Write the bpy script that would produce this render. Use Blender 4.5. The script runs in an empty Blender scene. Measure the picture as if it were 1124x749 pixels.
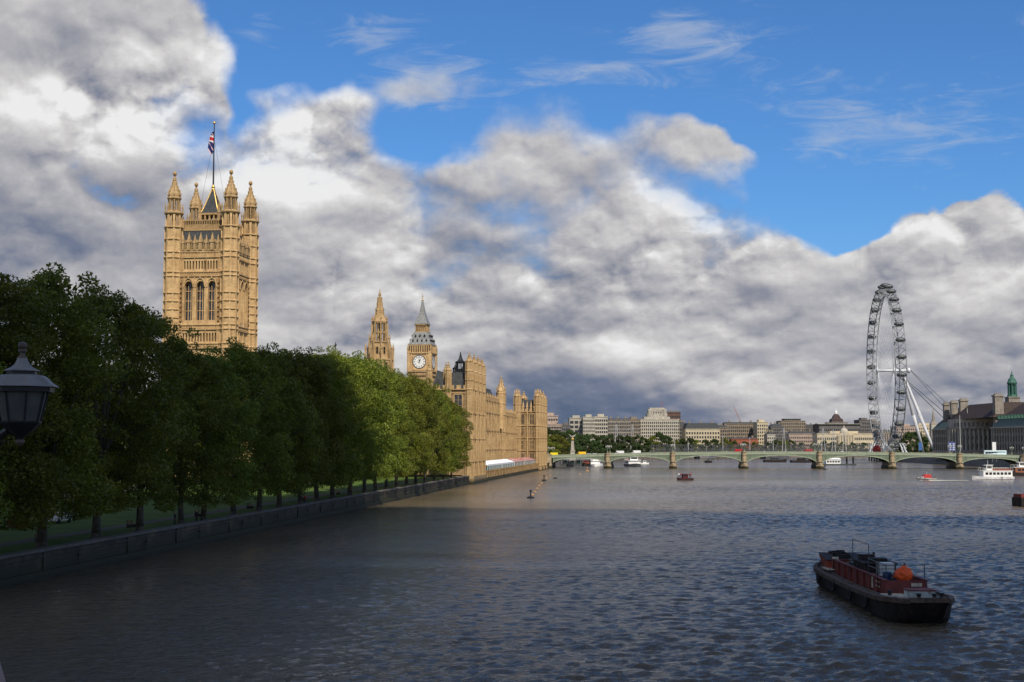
import bpy, bmesh, math, random
import numpy as np
from mathutils import Vector, Matrix, noise
random.seed(7)
PI = math.pi
R = math.radians
S = bpy.context.scene
C = S.collection
# ------------------------------------------------------------------ camera
F = 1500.0; CH = 13.0; PH = math.atan(113.5 / F)
cam_d = bpy.data.cameras.new('camera'); cam = bpy.data.objects.new('camera', cam_d); C.objects.link(cam)
cam_d.sensor_width = 36.0; cam_d.lens = F / 1124 * 36; cam_d.clip_start = 0.3; cam_d.clip_end = 30000
cam.location = (0, 0, CH); cam.rotation_euler = (PI / 2 + PH, 0, 0)
S.camera = cam
SUN_AZ = 162.0; SUN_EL = 47.0      # clockwise from the view direction (+Y)
sun_dir = Vector((math.sin(R(SUN_AZ)) * math.cos(R(SUN_EL)), math.cos(R(SUN_AZ)) * math.cos(R(SUN_EL)), math.sin(R(SUN_EL))))
sl = bpy.data.lights.new('sun', 'SUN'); sl.energy = 5.0; sl.angle = R(0.5); sl.color = (1.0, 0.905, 0.76)
so = bpy.data.objects.new('sun', sl); C.objects.link(so)
so.rotation_euler = (-sun_dir).to_track_quat('-Z', 'Y').to_euler()
S.view_settings.view_transform = 'Standard'
try: S.view_settings.look = 'None'
except Exception: pass
S.view_settings.gamma = 1.0; S.view_settings.exposure = 0.0; S.view_settings.use_curve_mapping = False

def ray(px, py):
    dx = (px - 562.0); v = 374.5 - py
    c, s = math.cos(PH), math.sin(PH)
    return dx / (F * c - v * s), (F * s + v * c) / (F * c - v * s)
def XX(px, Y, py=470): return ray(px, py)[0] * Y
def ZZ(py, Y): return CH + ray(562, py)[1] * Y
def azel(px, py):
    a, b = ray(px, py)
    return math.atan2(a, 1), math.atan2(b, math.hypot(a, 1))

# ------------------------------------------------------------------ world: sky and clouds
W = bpy.data.worlds.new('World'); S.world = W; W.use_nodes = True
wt = W.node_tree; wt.nodes.clear()
class E:
    tree = None
    def __init__(s, sock): s.k = sock
    def __add__(a, b): return op('ADD', a, b)
    def __radd__(a, b): return op('ADD', b, a)
    def __sub__(a, b): return op('SUBTRACT', a, b)
    def __rsub__(a, b): return op('SUBTRACT', b, a)
    def __mul__(a, b): return op('MULTIPLY', a, b)
    def __rmul__(a, b): return op('MULTIPLY', b, a)
    def __truediv__(a, b): return op('DIVIDE', a, b)
def setin(sock, v):
    if isinstance(v, E): E.tree.links.new(v.k, sock)
    elif hasattr(v, 'is_linked'): E.tree.links.new(v, sock)
    else: sock.default_value = v
def op(o, a, b=0.0, c=None, clamp=False):
    n = E.tree.nodes.new('ShaderNodeMath'); n.operation = o; n.use_clamp = clamp
    setin(n.inputs[0], a); setin(n.inputs[1], b)
    if c is not None: setin(n.inputs[2], c)
    return E(n.outputs[0])
def vop(o, a, b=(0, 0, 0), c=None, out=0):
    n = E.tree.nodes.new('ShaderNodeVectorMath'); n.operation = o
    setin(n.inputs[0], a); setin(n.inputs[1], b)
    if c is not None: setin(n.inputs[2], c)
    return E(n.outputs[out])
def comb(x, y, z):
    n = E.tree.nodes.new('ShaderNodeCombineXYZ')
    for i, v in enumerate((x, y, z)): setin(n.inputs[i], v)
    return E(n.outputs[0])
def sep(v):
    n = E.tree.nodes.new('ShaderNodeSeparateXYZ'); setin(n.inputs[0], v)
    return [E(o) for o in n.outputs]
def fbm(v, scale, detail=5, rough=0.5, dist=0.0, col=False, lac=2.0):
    n = E.tree.nodes.new('ShaderNodeTexNoise'); setin(n.inputs['Vector'], v)
    n.inputs['Scale'].default_value = scale; n.inputs['Detail'].default_value = detail
    n.inputs['Roughness'].default_value = rough; n.inputs['Distortion'].default_value = dist
    n.inputs['Lacunarity'].default_value = lac
    return E(n.outputs['Color' if col else 'Fac'])
def sstep(x, a, b, lo=0.0, hi=1.0):
    n = E.tree.nodes.new('ShaderNodeMapRange'); n.interpolation_type = 'SMOOTHSTEP'
    setin(n.inputs[0], x); setin(n.inputs[1], a); setin(n.inputs[2], b); setin(n.inputs[3], lo); setin(n.inputs[4], hi)
    return E(n.outputs[0])
def mixc(f, a, b, mode='MIX'):
    n = E.tree.nodes.new('ShaderNodeMix'); n.data_type = 'RGBA'; n.blend_type = mode
    setin(n.inputs[0], f)
    for i, v in ((6, a), (7, b)):
        if isinstance(v, tuple) and len(v) == 3: v = v + (1.0,)
        setin(n.inputs[i], v)
    return E(n.outputs[2])

E.tree = wt
SKS = 0.12
tc = wt.nodes.new('ShaderNodeTexCoord')
D = E(tc.outputs['Generated'])
dx, dy, dz = sep(D)
az = op('ARCTAN2', dx, dy); el = op('ARCSINE', dz)
UV = comb(az, el, 0.0)
Pn = comb(dx, dy, op('SQRT', op('MAXIMUM', dz + 0.03, 0.0)) * 0.95 + dz * 0.4)
warp = fbm(Pn, 5.0, 4, 0.55, col=True)
wv = vop('MULTIPLY', vop('SUBTRACT', warp, (0.5, 0.5, 0.5)), (0.16, 0.13, 0.0))
UW = vop('ADD', UV, wv)
def blobs(base, lst, uv):
    acc = base
    for (px, py, rx, ry, w) in lst:
        a, b = azel(px, py)
        ia, ib = F / rx, F / ry
        q = vop('MULTIPLY_ADD', uv, (ia, ib, 0), (-a * ia, -b * ib, 0))
        q = vop('DOT_PRODUCT', q, q, out=1)
        g = op('POWER', 0.36788, q)
        acc = op('MULTIPLY_ADD', g, w, acc)
    return acc
SKY_COVER = [
    (60, 40, 190, 90, 1.2), (190, 75, 80, 50, .7), (60, 230, 210, 190, 1.4), (330, 170, 85, 55, .9), (400, 118, 34, 26, .8),
    (330, 260, 150, 90, .9), (480, 330, 220, 110, 1.0), (650, 190, 150, 65, .75), (540, 250, 90, 60, .6), (770, 165, 90, 34, .85), (560, 200, 90, 50, .5), (200, 230, 110, 90, .5), (480, 260, 80, 60, .5),
    (730, 300, 170, 90, 1.0), (850, 260, 70, 40, .7), (560, 430, 700, 90, 1.2), (900, 330, 120, 60, .7), (1090, 270, 95, 62, 1.1),
    (1100, 380, 180, 90, 1.0), (125, 215, 70, 50, .6), (555, 270, 80, 70, .45), (495, 120, 60, 22, .62), (600, 112, 70, 24, .55), (830, 150, 60, 26, .45), (700, 120, 60, 20, .35), (1115, 60, 20, 18, .25), (1118, 190, 20, 20, .2),
    (455, 160, 50, 36, -.8), (450, 185, 40, 26, -.7), (330, 50, 110, 45, -.9), (232, 118, 20, 34, -1.0), (262, 92, 30, 24, -.7), (310, 80, 60, 20, -.5), (500, 60, 200, 60, -.8), (930, 120, 260, 90, -1.2), (940, 230, 60, 50, -.75), (700, 40, 260, 60, -.7),
]
SKY_LIGHT = [   # where the photograph's clouds are sunlit (positive) or grey (negative)
    (30, 110, 80, 26, .28), (90, 130, 60, 40, .25), (160, 110, 60, 30, .3), (300, 150, 110, 60, .42), (400, 112, 40, 26, .22), (270, 175, 50, 50, .22), (380, 210, 80, 50, .12), (200, 60, 70, 32, .25),
    (60, 45, 110, 34, -.14), (70, 205, 150, 50, -.12), (60, 265, 150, 36, -.16), (100, 330, 200, 50, -.12),
    (560, 205, 90, 40, .10), (620, 305, 60, 26, .30), (420, 320, 70, 50, .2), (700, 380, 50, 20, .30), (790, 225, 80, 36, .20), (860, 275, 60, 20, .12), (480, 260, 90, 40, -.12),
    (560, 285, 120, 30, -.16), (700, 345, 150, 24, -.06), (640, 400, 260, 30, .12), (1000, 440, 120, 40, .06), (200, 350, 120, 60, .08), (730, 462, 300, 25, -.50), (640, 440, 120, 34, -.10), (560, 415, 90, 20, -.10), (640, 360, 90, 24, -.12), (350, 335, 90, 40, -.05), (830, 340, 70, 24, .14),
    (1090, 285, 60, 20, -.10), (1080, 330, 80, 24, .15), (1040, 360, 60, 14, .12), (1070, 245, 80, 24, .15), (1090, 410, 120, 30, -.16),
]
back = sstep(dy, .75, .2, 0.0, .40)
cov = back + blobs(0.12, SKY_COVER, UW)
def puff(v, scale, detail=5, gain=1.6, rough=.55):
    """billowing noise: rounded heaps with creases between them"""
    n = E.tree.nodes.new('ShaderNodeTexNoise'); n.noise_type = 'RIDGED_MULTIFRACTAL'; n.normalize = True
    setin(n.inputs['Vector'], v); n.inputs['Scale'].default_value = scale; n.inputs['Detail'].default_value = detail
    n.inputs['Roughness'].default_value = rough; n.inputs['Offset'].default_value = .9; n.inputs['Gain'].default_value = gain
    return 1.0 - E(n.outputs['Fac'])
h0 = puff(Pn, 7.0, 6); h1 = puff(vop('ADD', Pn, (0.004, -0.002, 0.014)), 7.0, 6)
n1 = fbm(Pn, 5.0, 9, 0.58, 0.1)
n1u = fbm(vop('ADD', Pn, (0.006, -0.003, 0.022)), 5.0, 7, 0.56, 0.1)
cov = op('MINIMUM', cov * 0.78 + 0.03, 1.10) + sstep(el, .16, .05, 0.0, .35)
n3 = fbm(Pn, 24.0, 7, 0.60, 0.1); n3u = fbm(vop('ADD', Pn, (0.002, -0.001, 0.006)), 24.0, 5, 0.58, 0.1)
dens = cov + (n1 - 0.5) * 2.3 + (h0 - 0.5) * 0.35 + (n3 - 0.5) * 0.40
soft = sstep(fbm(Pn, 3.0, 2), .36, .58, .04, .70)
alpha = sstep(dens, 0.16, soft + 0.26)
# thin high cirrus
cn = fbm(vop('MULTIPLY', D, (7.0, 7.0, 30.0)), 2.4, 9, 0.66, 1.3)
cm = blobs(0.0, [(780, 35, 80, 36, .9), (660, 95, 110, 22, .8), (440, 55, 70, 26, .85), (490, 118, 60, 24, 1.1), (910, 130, 50, 30, .6), (1040, 120, 110, 34, .7), (900, 90, 90, 30, .4), (1000, 290, 70, 20, .6), (300, 30, 40, 20, .5)], UW)
cirrus = sstep(cn * 1.0 + cm * 0.42, 0.62, 1.05) * 0.55
crisp = blobs(0.35, [(330, 150, 130, 80, .75), (800, 240, 110, 60, .5), (640, 310, 90, 50, .5), (110, 110, 110, 40, .6), (1060, 260, 90, 50, .3), (420, 330, 90, 60, .4)], UW)
shade = blobs(0.63, SKY_LIGHT, UW) + (n1 - n1u) * 1.05 + (n3 - n3u) * 0.9 * (crisp + 0.2) + (h0 - h1) * 0.95 * crisp + (h0 - 0.5) * 0.26 * crisp + (n1 - 0.5) * 0.34 * sstep(el, .015, .07, .25, 1.0)
thin = sstep(dens, 0.3, 1.1)
shade = shade + (1.0 - thin) * 0.10
ramp = wt.nodes.new('ShaderNodeValToRGB'); setin(ramp.inputs[0], shade)
cr = ramp.color_ramp; cr.elements[0].position = 0.0; cr.elements[0].color = (.10, .14, .22, 1)
cr.elements[1].position = 1.0; cr.elements[1].color = (.84, .84, .84, 1)
for p, c in ((.22, (.17, .20, .285)), (.42, (.30, .31, .36)), (.60, (.44, .435, .465)), (.78, (.61, .60, .60))):
    e = cr.elements.new(p); e.color = c + (1,)
ccol = vop('SCALE', E(ramp.outputs[0]), (0, 0, 0)); ccol.k.node.inputs['Scale'].default_value = 1.0 / SKS
sky = wt.nodes.new('ShaderNodeTexSky'); sky.sky_type = 'NISHITA'; sky.sun_disc = False
sky.sun_elevation = R(SUN_EL); sky.sun_rotation = R(SUN_AZ); sky.altitude = 0; sky.air_density = 1.0; sky.dust_density = 0.5; sky.ozone_density = 2.0
blue = mixc(1.0, E(sky.outputs[0]), (0.36, 0.66, 1.0), 'MULTIPLY')
blue = mixc(sstep(el, 0.0, 0.2, 0.25, 0.0), blue, tuple(v / SKS for v in (.30, .40, .55)))
c1 = mixc(cirrus, blue, tuple(v / SKS for v in (.50, .55, .62)))
c2 = mixc(alpha, c1, ccol)
bg = wt.nodes.new('ShaderNodeBackground'); bg.inputs[1].default_value = SKS
setin(bg.inputs[0], c2)
wo = wt.nodes.new('ShaderNodeOutputWorld'); wt.links.new(bg.outputs[0], wo.inputs[0])
try: W.cycles.sampling_method = 'MANUAL'; W.cycles.sample_map_resolution = 512
except Exception: pass

# ------------------------------------------------------------------ mesh helpers
class MB:
    def __init__(s): s.v = []; s.f = []; s.mi = []; s.m = 0; s.T = None
    def P(s, p):
        s.v.append(tuple(s.T @ Vector(p)) if s.T is not None else tuple(p)); return len(s.v) - 1
    def face(s, pts):
        s.f.append([s.P(p) for p in pts]); s.mi.append(s.m)
    def idx(s, ids): s.f.append(ids); s.mi.append(s.m)
    def box(s, x0, x1, y0, y1, z0, z1):
        if x0 > x1: x0, x1 = x1, x0
        if y0 > y1: y0, y1 = y1, y0
        i = [s.P(p) for p in ((x0,y0,z0),(x1,y0,z0),(x1,y1,z0),(x0,y1,z0),(x0,y0,z1),(x1,y0,z1),(x1,y1,z1),(x0,y1,z1))]
        for q in ((0,3,2,1),(4,5,6,7),(0,1,5,4),(1,2,6,5),(2,3,7,6),(3,0,4,7)): s.idx([i[k] for k in q])
    def obox(s, cx, cy, z0, z1, sx, sy, rot=0.0):
        c, n = math.cos(rot), math.sin(rot)
        pts = [(cx + c*a - n*b, cy + n*a + c*b) for a, b in ((-sx/2,-sy/2),(sx/2,-sy/2),(sx/2,sy/2),(-sx/2,sy/2))]
        s.loft([pts, pts], [z0, z1])
    def loft(s, rings, zs, cap0=True, cap1=True):
        ids = [[s.P((p[0], p[1], z if len(p) < 3 else p[2])) for p in r] for r, z in zip(rings, zs)]
        n = len(ids[0])
        for a, b in zip(ids, ids[1:]):
            for k in range(n): s.idx([a[k], a[(k+1) % n], b[(k+1) % n], b[k]])
        if cap0: s.idx(ids[0][::-1])
        if cap1: s.idx(ids[-1])
    def lathe(s, cx, cy, prof, n=8, rot=0.0):
        rings = [[(cx + max(r, .004)*math.cos(rot + 2*PI*k/n), cy + max(r, .004)*math.sin(rot + 2*PI*k/n)) for k in range(n)] for r, z in prof]
        s.loft(rings, [z for r, z in prof])
    def tube(s, p, q, r0, r1=None, n=6, cap=True):
        r1 = r0 if r1 is None else r1
        p, q = Vector(p), Vector(q); d = (q - p)
        if d.length < 1e-6: return
        d.normalize(); a = d.orthogonal().normalized(); b = d.cross(a)
        A = [s.P(p + (a*math.cos(2*PI*k/n) + b*math.sin(2*PI*k/n))*r0) for k in range(n)]
        B = [s.P(q + (a*math.cos(2*PI*k/n) + b*math.sin(2*PI*k/n))*r1) for k in range(n)]
        for k in range(n): s.idx([A[k], A[(k+1) % n], B[(k+1) % n], B[k]])
        if cap: s.idx(A[::-1]); s.idx(B)
    def path(s, pts, r, n=6):
        for a, b in zip(pts, pts[1:]): s.tube(a, b, r, r, n)
    def ball(s, c, rx, ry=None, rz=None, n=10, m=6):
        ry = ry or rx; rz = rz or rx
        rings = []
        for j in range(1, m):
            t = PI*j/m
            rings.append([(c[0] + rx*math.sin(t)*math.cos(2*PI*k/n), c[1] + ry*math.sin(t)*math.sin(2*PI*k/n), c[2] - rz*math.cos(t)) for k in range(n)])
        s.loft(rings, [0]*len(rings))
    def mesh(s, name, mats, smooth=False):
        me = bpy.data.meshes.new(name); me.from_pydata(s.v, [], s.f)
        for m in (mats if isinstance(mats, (list, tuple)) else [mats]): me.materials.append(m)
        if any(s.mi): me.polygons.foreach_set('material_index', s.mi)
        if smooth: me.polygons.foreach_set('use_smooth', [True]*len(me.polygons))
        me.update(); return me
    def build(s, name, mats, parent=None, smooth=False, loc=None, rz=0.0):
        return place(name, s.mesh(name, mats, smooth), parent, loc, rz)
def place(name, me, parent=None, loc=None, rz=0.0, scale=None):
    o = bpy.data.objects.new(name, me); C.objects.link(o); o.parent = parent
    if loc is not None: o.location = loc
    if rz: o.rotation_euler = (0, 0, rz)
    if scale is not None: o.scale = scale
    return o
def tag(o, label=None, cat=None, group=None, kind=None):
    for k, v in (('label', label), ('category', cat), ('group', group), ('kind', kind)):
        if v: o[k] = v
    return o
def thing(name, label, cat, loc=(0, 0, 0), rz=0.0, group=None):
    o = bpy.data.objects.new(name, None); C.objects.link(o); o.location = loc; o.rotation_euler = (0, 0, rz)
    o.empty_display_size = 0.5
    return tag(o, label, cat, group)
def dup(root, loc=None, rz=None, label=None, group=None, scale=None, parent=None):
    c = root.copy(); C.objects.link(c); c.parent = parent
    if loc is not None: c.location = loc
    if rz is not None: c.rotation_euler = (0, 0, rz)
    if scale is not None: c.scale = scale
    if label: c['label'] = label
    if group: c['group'] = group
    for ch in list(KIDS.get(root.name, [])) or [o for o in root.children]:
        dup(ch, parent=c)
    return c
KIDS = {}
def octo(cx, cy, r, n=8, rot=PI/8): return [(cx + r*math.cos(rot + 2*PI*k/n), cy + r*math.sin(rot + 2*PI*k/n)) for k in range(n)]

# wall with real openings. T maps (u, outward, z)
def wall_grid(mb, T, u0, u1, z0, z1, ops, depth):
    us = sorted({u0, u1, *[o[0] for o in ops], *[o[1] for o in ops]})
    zs = sorted({z0, z1, *[o[2] for o in ops], *[o[3] for o in ops]})
    for a, b in zip(us, us[1:]):
        for c, d in zip(zs, zs[1:]):
            m, n = (a+b)/2, (c+d)/2
            if any(o[0] < m < o[1] and o[2] < n < o[3] for o in ops): continue
            mb.face([T(a,0,c), T(b,0,c), T(b,0,d), T(a,0,d)])
    for o in ops:
        a, b, c, d = o[:4]; arch = o[4] if len(o) > 4 else 0
        mb.face([T(a,0,c), T(a,-depth,c), T(b,-depth,c), T(b,0,c)])
        if arch <= 0:
            mb.face([T(a,0,d), T(b,0,d), T(b,-depth,d), T(a,-depth,d)])
        zt = d - arch
        mb.face([T(a,0,c), T(a,0,zt), T(a,-depth,zt), T(a,-depth,c)])
        mb.face([T(b,0,c), T(b,-depth,c), T(b,-depth,zt), T(b,0,zt)])
        if arch > 0:
            mid = (a+b)/2; N = 5
            L = [(a + (mid-a)*(1-math.cos(PI/2*k/N)) , zt + arch*math.sin(PI/2*k/N)) for k in range(N+1)]
            for side in (0, 1):
                Q = [(x if side == 0 else a+b-x, z) for x, z in L]
                cx = a if side == 0 else b
                for k in range(N):
                    mb.face([T(cx,0,d), T(Q[k][0],0,Q[k][1]), T(Q[k+1][0],0,Q[k+1][1])])
                    mb.face([T(Q[k][0],0,Q[k][1]), T(Q[k][0],-depth,Q[k][1]), T(Q[k+1][0],-depth,Q[k+1][1]), T(Q[k+1][0],0,Q[k+1][1])])
def win_mesh(w, h, lights=2, transoms=1, depth=0.5, bar=0.14, mats=None):
    """pane set back in its opening with stone mullions; local x across, facing -Y"""
    mb = MB(); y = depth - 0.02
    mb.m = 0; mb.face([(-w/2, y, 0), (w/2, y, 0), (w/2, y, h), (-w/2, y, h)])
    mb.m = 1
    for k in range(1, lights): x = -w/2 + w*k/lights; mb.box(x-bar/2, x+bar/2, y-.25, y-.01, 0, h)
    for k in range(1, transoms+1): z = h*k/(transoms+1); mb.box(-w/2, w/2, y-.22, y-.012, z-bar/2, z+bar/2)
    return mb.mesh('window', mats)
def flatwin_mesh(w, h, mats, bars=(1, 1), out=0.06, fr=0.12, sill=True):
    """framed window on a solid wall; the frame stands proud"""
    mb = MB()
    mb.m = 0; mb.face([(-w/2, -.02, 0), (w/2, -.02, 0), (w/2, -.02, h), (-w/2, -.02, h)])
    mb.m = 1
    mb.box(-w/2-fr, -w/2, -out-.06, -.004, -fr, h+fr); mb.box(w/2, w/2+fr, -out-.06, -.004, -fr, h+fr)
    mb.box(-w/2, w/2, -out-.06, -.004, h, h+fr); mb.box(-w/2, w/2, -out-.1, -.004, -fr, 0)
    for k in range(1, bars[0]+1): x = -w/2 + w*k/(bars[0]+1); mb.box(x-.04, x+.04, -.07, -.022, 0, h)
    for k in range(1, bars[1]+1): z = h*k/(bars[1]+1); mb.box(-w/2, w/2, -.065, -.024, z-.04, z+.04)
    return mb.mesh('window', mats)

# ------------------------------------------------------------------ materials
MATS = {}
def newmat(name):
    m = bpy.data.materials.new(name); m.use_nodes = True; m.node_tree.nodes.clear(); E.tree = m.node_tree
    MATS[name] = m; return m
def prin(m, col, rough=0.7, metal=0.0, bump=None, bstr=0.3, bdist=0.05, spec=0.4, **kw):
    t = m.node_tree; b = t.nodes.new('ShaderNodeBsdfPrincipled'); o = t.nodes.new('ShaderNodeOutputMaterial')
    if isinstance(col, tuple) and len(col) == 3: col = col + (1,)
    setin(b.inputs['Base Color'], col); setin(b.inputs['Roughness'], rough); setin(b.inputs['Metallic'], metal)
    b.inputs['Specular IOR Level'].default_value = spec
    for k, v in kw.items(): setin(b.inputs[k], v)
    if bump is not None:
        n = t.nodes.new('ShaderNodeBump'); n.inputs['Strength'].default_value = bstr; n.inputs['Distance'].default_value = bdist
        setin(n.inputs['Height'], bump); t.links.new(n.outputs[0], b.inputs['Normal'])
    t.links.new(b.outputs[0], o.inputs[0]); return b
def coord(kind='Object'):
    n = E.tree.nodes.new('ShaderNodeTexCoord'); return E(n.outputs[kind])
def wpos():
    n = E.tree.nodes.new('ShaderNodeNewGeometry'); return E(n.outputs['Position'])
def simple(name, col, rough=0.6, var=0.25, scale=1.0, metal=0.0, bstr=0.15, spec=0.4, dirt=None, dirtamt=0.4):
    m = newmat(name); p = coord()
    n = fbm(p, scale, 6, 0.6)
    a = tuple(c*(1-var) for c in col); b = tuple(min(c*(1+var), 1) for c in col)
    c = mixc(sstep(n, .3, .7), a, b)
    if dirt:
        d = fbm(vop('MULTIPLY', p, (1.0, 1.0, .35)), scale*1.7, 6, .65)
        c = mixc(sstep(d, .5, .72, 0, dirtamt), c, dirt)
    prin(m, c, rough, metal, bump=n, bstr=bstr, bdist=.04, spec=spec); return m
def stone(name, col, col2, dark, block=(1.1, .45), streak=.5, rough=.85):
    m = newmat(name); p = coord(); x, y, z = sep(p)
    n = fbm(p, .35, 5, .6); f = fbm(p, 4.0, 5, .65)
    st = fbm(vop('MULTIPLY', p, (1.3, 1.3, .10)), 1.0, 5, .6)
    br = E.tree.nodes.new('ShaderNodeTexBrick'); setin(br.inputs['Vector'], comb(x + y, z, 0.0))
    br.inputs['Color1'].default_value = (.86,)*3 + (1,); br.inputs['Color2'].default_value = (1.08,)*3 + (1,); br.inputs['Mortar'].default_value = (.6,)*3 + (1,)
    br.inputs['Scale'].default_value = 1.0; br.inputs['Mortar Size'].default_value = .018; br.inputs['Brick Width'].default_value = block[0]; br.inputs['Row Height'].default_value = block[1]
    c = mixc(sstep(n, .32, .68), col, col2)
    c = mixc(1.0, c, E(br.outputs[0]), 'MULTIPLY')
    c = mixc(sstep(st, .5, .74, 0, streak), c, dark)
    c = mixc(sstep(f, .56, .8, 0, streak*.9), c, dark)
    prin(m, c, rough, bump=f + E(br.outputs[1]) * -0.8, bstr=.35, bdist=.06, spec=.2); return m

gold = stone('honey_limestone', (.60, .415, .212), (.48, .315, .152), (.17, .10, .05), streak=.62)
gold_d = stone('weathered_limestone', (.46, .32, .165), (.36, .24, .115), (.11, .065, .035), streak=.6)
gold_r = stone('recess_shade_limestone', (.36, .245, .13), (.25, .165, .085), (.08, .05, .03), streak=.8)  # darker limestone: weathering plus shade of the recessed panelling put into the colour
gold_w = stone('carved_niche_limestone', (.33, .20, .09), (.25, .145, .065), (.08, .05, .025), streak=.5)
grey_st = stone('grey_portland_stone', (.30, .265, .22), (.22, .195, .165), (.06, .05, .045), (1.4, .5), streak=.6)
pale_st = stone('pale_portland_stone', (.44, .41, .345), (.34, .31, .26), (.12, .10, .09), (1.4, .5), streak=.4)
cream_st = stone('cream_stone', (.56, .49, .35), (.46, .39, .27), (.16, .13, .10), (1.4, .5), streak=.35)
brown_st = stone('brown_stone', (.27, .22, .165), (.20, .165, .125), (.07, .06, .05), (1.4, .5), streak=.5)
brick = stone('red_brick', (.36, .12, .07), (.28, .09, .055), (.10, .05, .04), (.5, .2), streak=.4)
slate = simple('blue_grey_slate', (.040, .044, .048), .85, .35, 1.5, dirt=(.075, .08, .08), dirtamt=.6)
slate_l = simple('cast_iron_roof', (.20, .205, .20), .55, .3, 1.2, dirt=(.08, .08, .08), dirtamt=.5)
tile = simple('brown_roof_tile', (.030, .018, .014), .75, .4, .8, dirt=(.02, .015, .013), dirtamt=.6)
copper = simple('green_copper', (.036, .115, .085), .55, .3, .9, dirt=(.05, .14, .11), dirtamt=.6)
copper_d = simple('dull_copper_roof', (.035, .06, .05), .6, .35, .9, dirt=(.03, .05, .045), dirtamt=.6)
glass = newmat('window_glass'); _p = coord(); prin(glass, mixc(sstep(fbm(_p, .8, 3), .4, .6), (.012, .014, .018), (.035, .04, .05)), .12, spec=.6)
glass_d = newmat('dark_opening'); prin(glass_d, (.012, .010, .009), .6, spec=.2)
black = simple('black_iron', (.012, .012, .013), .45, .3, 3.0)
giltm = simple('gilding', (.50, .34, .11), .5, .2, 2.0, metal=.6)
white_p = simple('white_paint', (.74, .74, .72), .4, .08, 1.0, dirt=(.4, .38, .34), dirtamt=.3)
steel_w = simple('white_steel', (.62, .64, .66), .4, .1, 1.0, dirt=(.3, .3, .3), dirtamt=.3)
steel_g = simple('grey_steel', (.24, .25, .26), .45, .2, 1.0)
steel_dk = simple('dark_steel', (.05, .055, .06), .5, .3, 1.0)
green_p = simple('bridge_green_paint', (.15, .19, .13), .6, .15, .6, dirt=(.10, .14, .09), dirtamt=.6)
green_l = simple('pale_green_paint', (.27, .31, .225), .6, .12, .6, dirt=(.17, .22, .15), dirtamt=.5)
asphalt = simple('asphalt', (.05, .05, .05), .9, .2, .5)
granite = stone('wet_granite', (.13, .115, .095), (.085, .075, .062), (.03, .028, .02), (1.8, .55), streak=.6)
def algae_wall(name, a, b, gz0, gz1):
    m = newmat(name); p = coord(); x, y, z = sep(p)
    n = fbm(p, .5, 6, .62); f = fbm(p, 3.5, 6, .65)
    br = E.tree.nodes.new('ShaderNodeTexBrick'); setin(br.inputs['Vector'], comb(x + y, z, 0.0))
    br.inputs['Color1'].default_value = (.8,)*3 + (1,); br.inputs['Color2'].default_value = (1.15,)*3 + (1,); br.inputs['Mortar'].default_value = (.45,)*3 + (1,)
    br.inputs['Scale'].default_value = 1.0; br.inputs['Mortar Size'].default_value = .02; br.inputs['Brick Width'].default_value = 1.5; br.inputs['Row Height'].default_value = .5
    c = mixc(1.0, mixc(sstep(n, .3, .7), a, b), E(br.outputs[0]), 'MULTIPLY')
    c = mixc(sstep(fbm(p, .13, 6, .65), .52, .66, 0, .7), c, (.15, .105, .06))
    c = mixc(sstep(z + (n - .5)*2.2, gz1, gz0, 0, .93), c, (.024, .026, .012))
    c = mixc(sstep(z + (f - .5)*.6, gz0*.5 + .1, .05), c, (.015, .016, .008))
    prin(m, c, .7, bump=f + E(br.outputs[1]) * -1.0, bstr=.5, bdist=.08, spec=.3); return m
wall_m = algae_wall('embankment_stone', (.075, .064, .048), (.035, .030, .023), .8, 2.3)
terr_m = algae_wall('terrace_wall_stone', (.36, .26, .14), (.27, .19, .10), .8, 1.9)
lawn_m = newmat('lawn'); _p = wpos()
prin(lawn_m, mixc(sstep(fbm(_p, .15, 6, .6), .35, .65), mixc(fbm(_p, 3.0, 4), (.035, .075, .012), (.06, .11, .02)), (.09, .13, .028)), .9, bump=fbm(_p, 5.0, 4), bstr=.4, bdist=.1, spec=.1)
ground_m = newmat('city_ground'); _p = wpos()
prin(ground_m, mixc(sstep(fbm(_p, .02, 6, .6), .4, .6), (.07, .068, .06), (.05, .06, .035)), .95, spec=.1)
def leafmat(name, a, b, c, trans=.30):
    m = newmat(name); t = m.node_tree; p = coord()
    oi = t.nodes.new('ShaderNodeObjectInfo'); rnd = E(oi.outputs['Random'])
    n = fbm(p, .35, 3, .6); n2 = fbm(p, 2.2, 3, .7)
    col = mixc(sstep(n, .35, .65), a, b); col = mixc(sstep(n2, .5, .75, 0, .8), col, c)
    hs = t.nodes.new('ShaderNodeHueSaturation'); setin(hs.inputs['Color'], col)
    setin(hs.inputs['Hue'], .482 + rnd * .034); setin(hs.inputs['Value'], .72 + rnd * .55)
    cc = E(hs.outputs[0])
    b1 = t.nodes.new('ShaderNodeBsdfPrincipled'); setin(b1.inputs['Base Color'], cc); b1.inputs['Roughness'].default_value = .5; b1.inputs['Specular IOR Level'].default_value = .25
    b2 = t.nodes.new('ShaderNodeBsdfTranslucent'); setin(b2.inputs[0], mixc(1.0, cc, (1.3, 1.35, .6), 'MULTIPLY'))
    mx = t.nodes.new('ShaderNodeMixShader'); mx.inputs[0].default_value = trans
    t.links.new(b1.outputs[0], mx.inputs[1]); t.links.new(b2.outputs[0], mx.inputs[2])
    o = t.nodes.new('ShaderNodeOutputMaterial'); t.links.new(mx.outputs[0], o.inputs[0]); return m
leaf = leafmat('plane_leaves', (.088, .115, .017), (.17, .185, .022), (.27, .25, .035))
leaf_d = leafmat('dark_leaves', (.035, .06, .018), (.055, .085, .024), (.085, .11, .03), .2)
bark = simple('bark', (.075, .062, .045), .9, .4, 2.0, dirt=(.03, .025, .02), dirtamt=.5)

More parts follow.
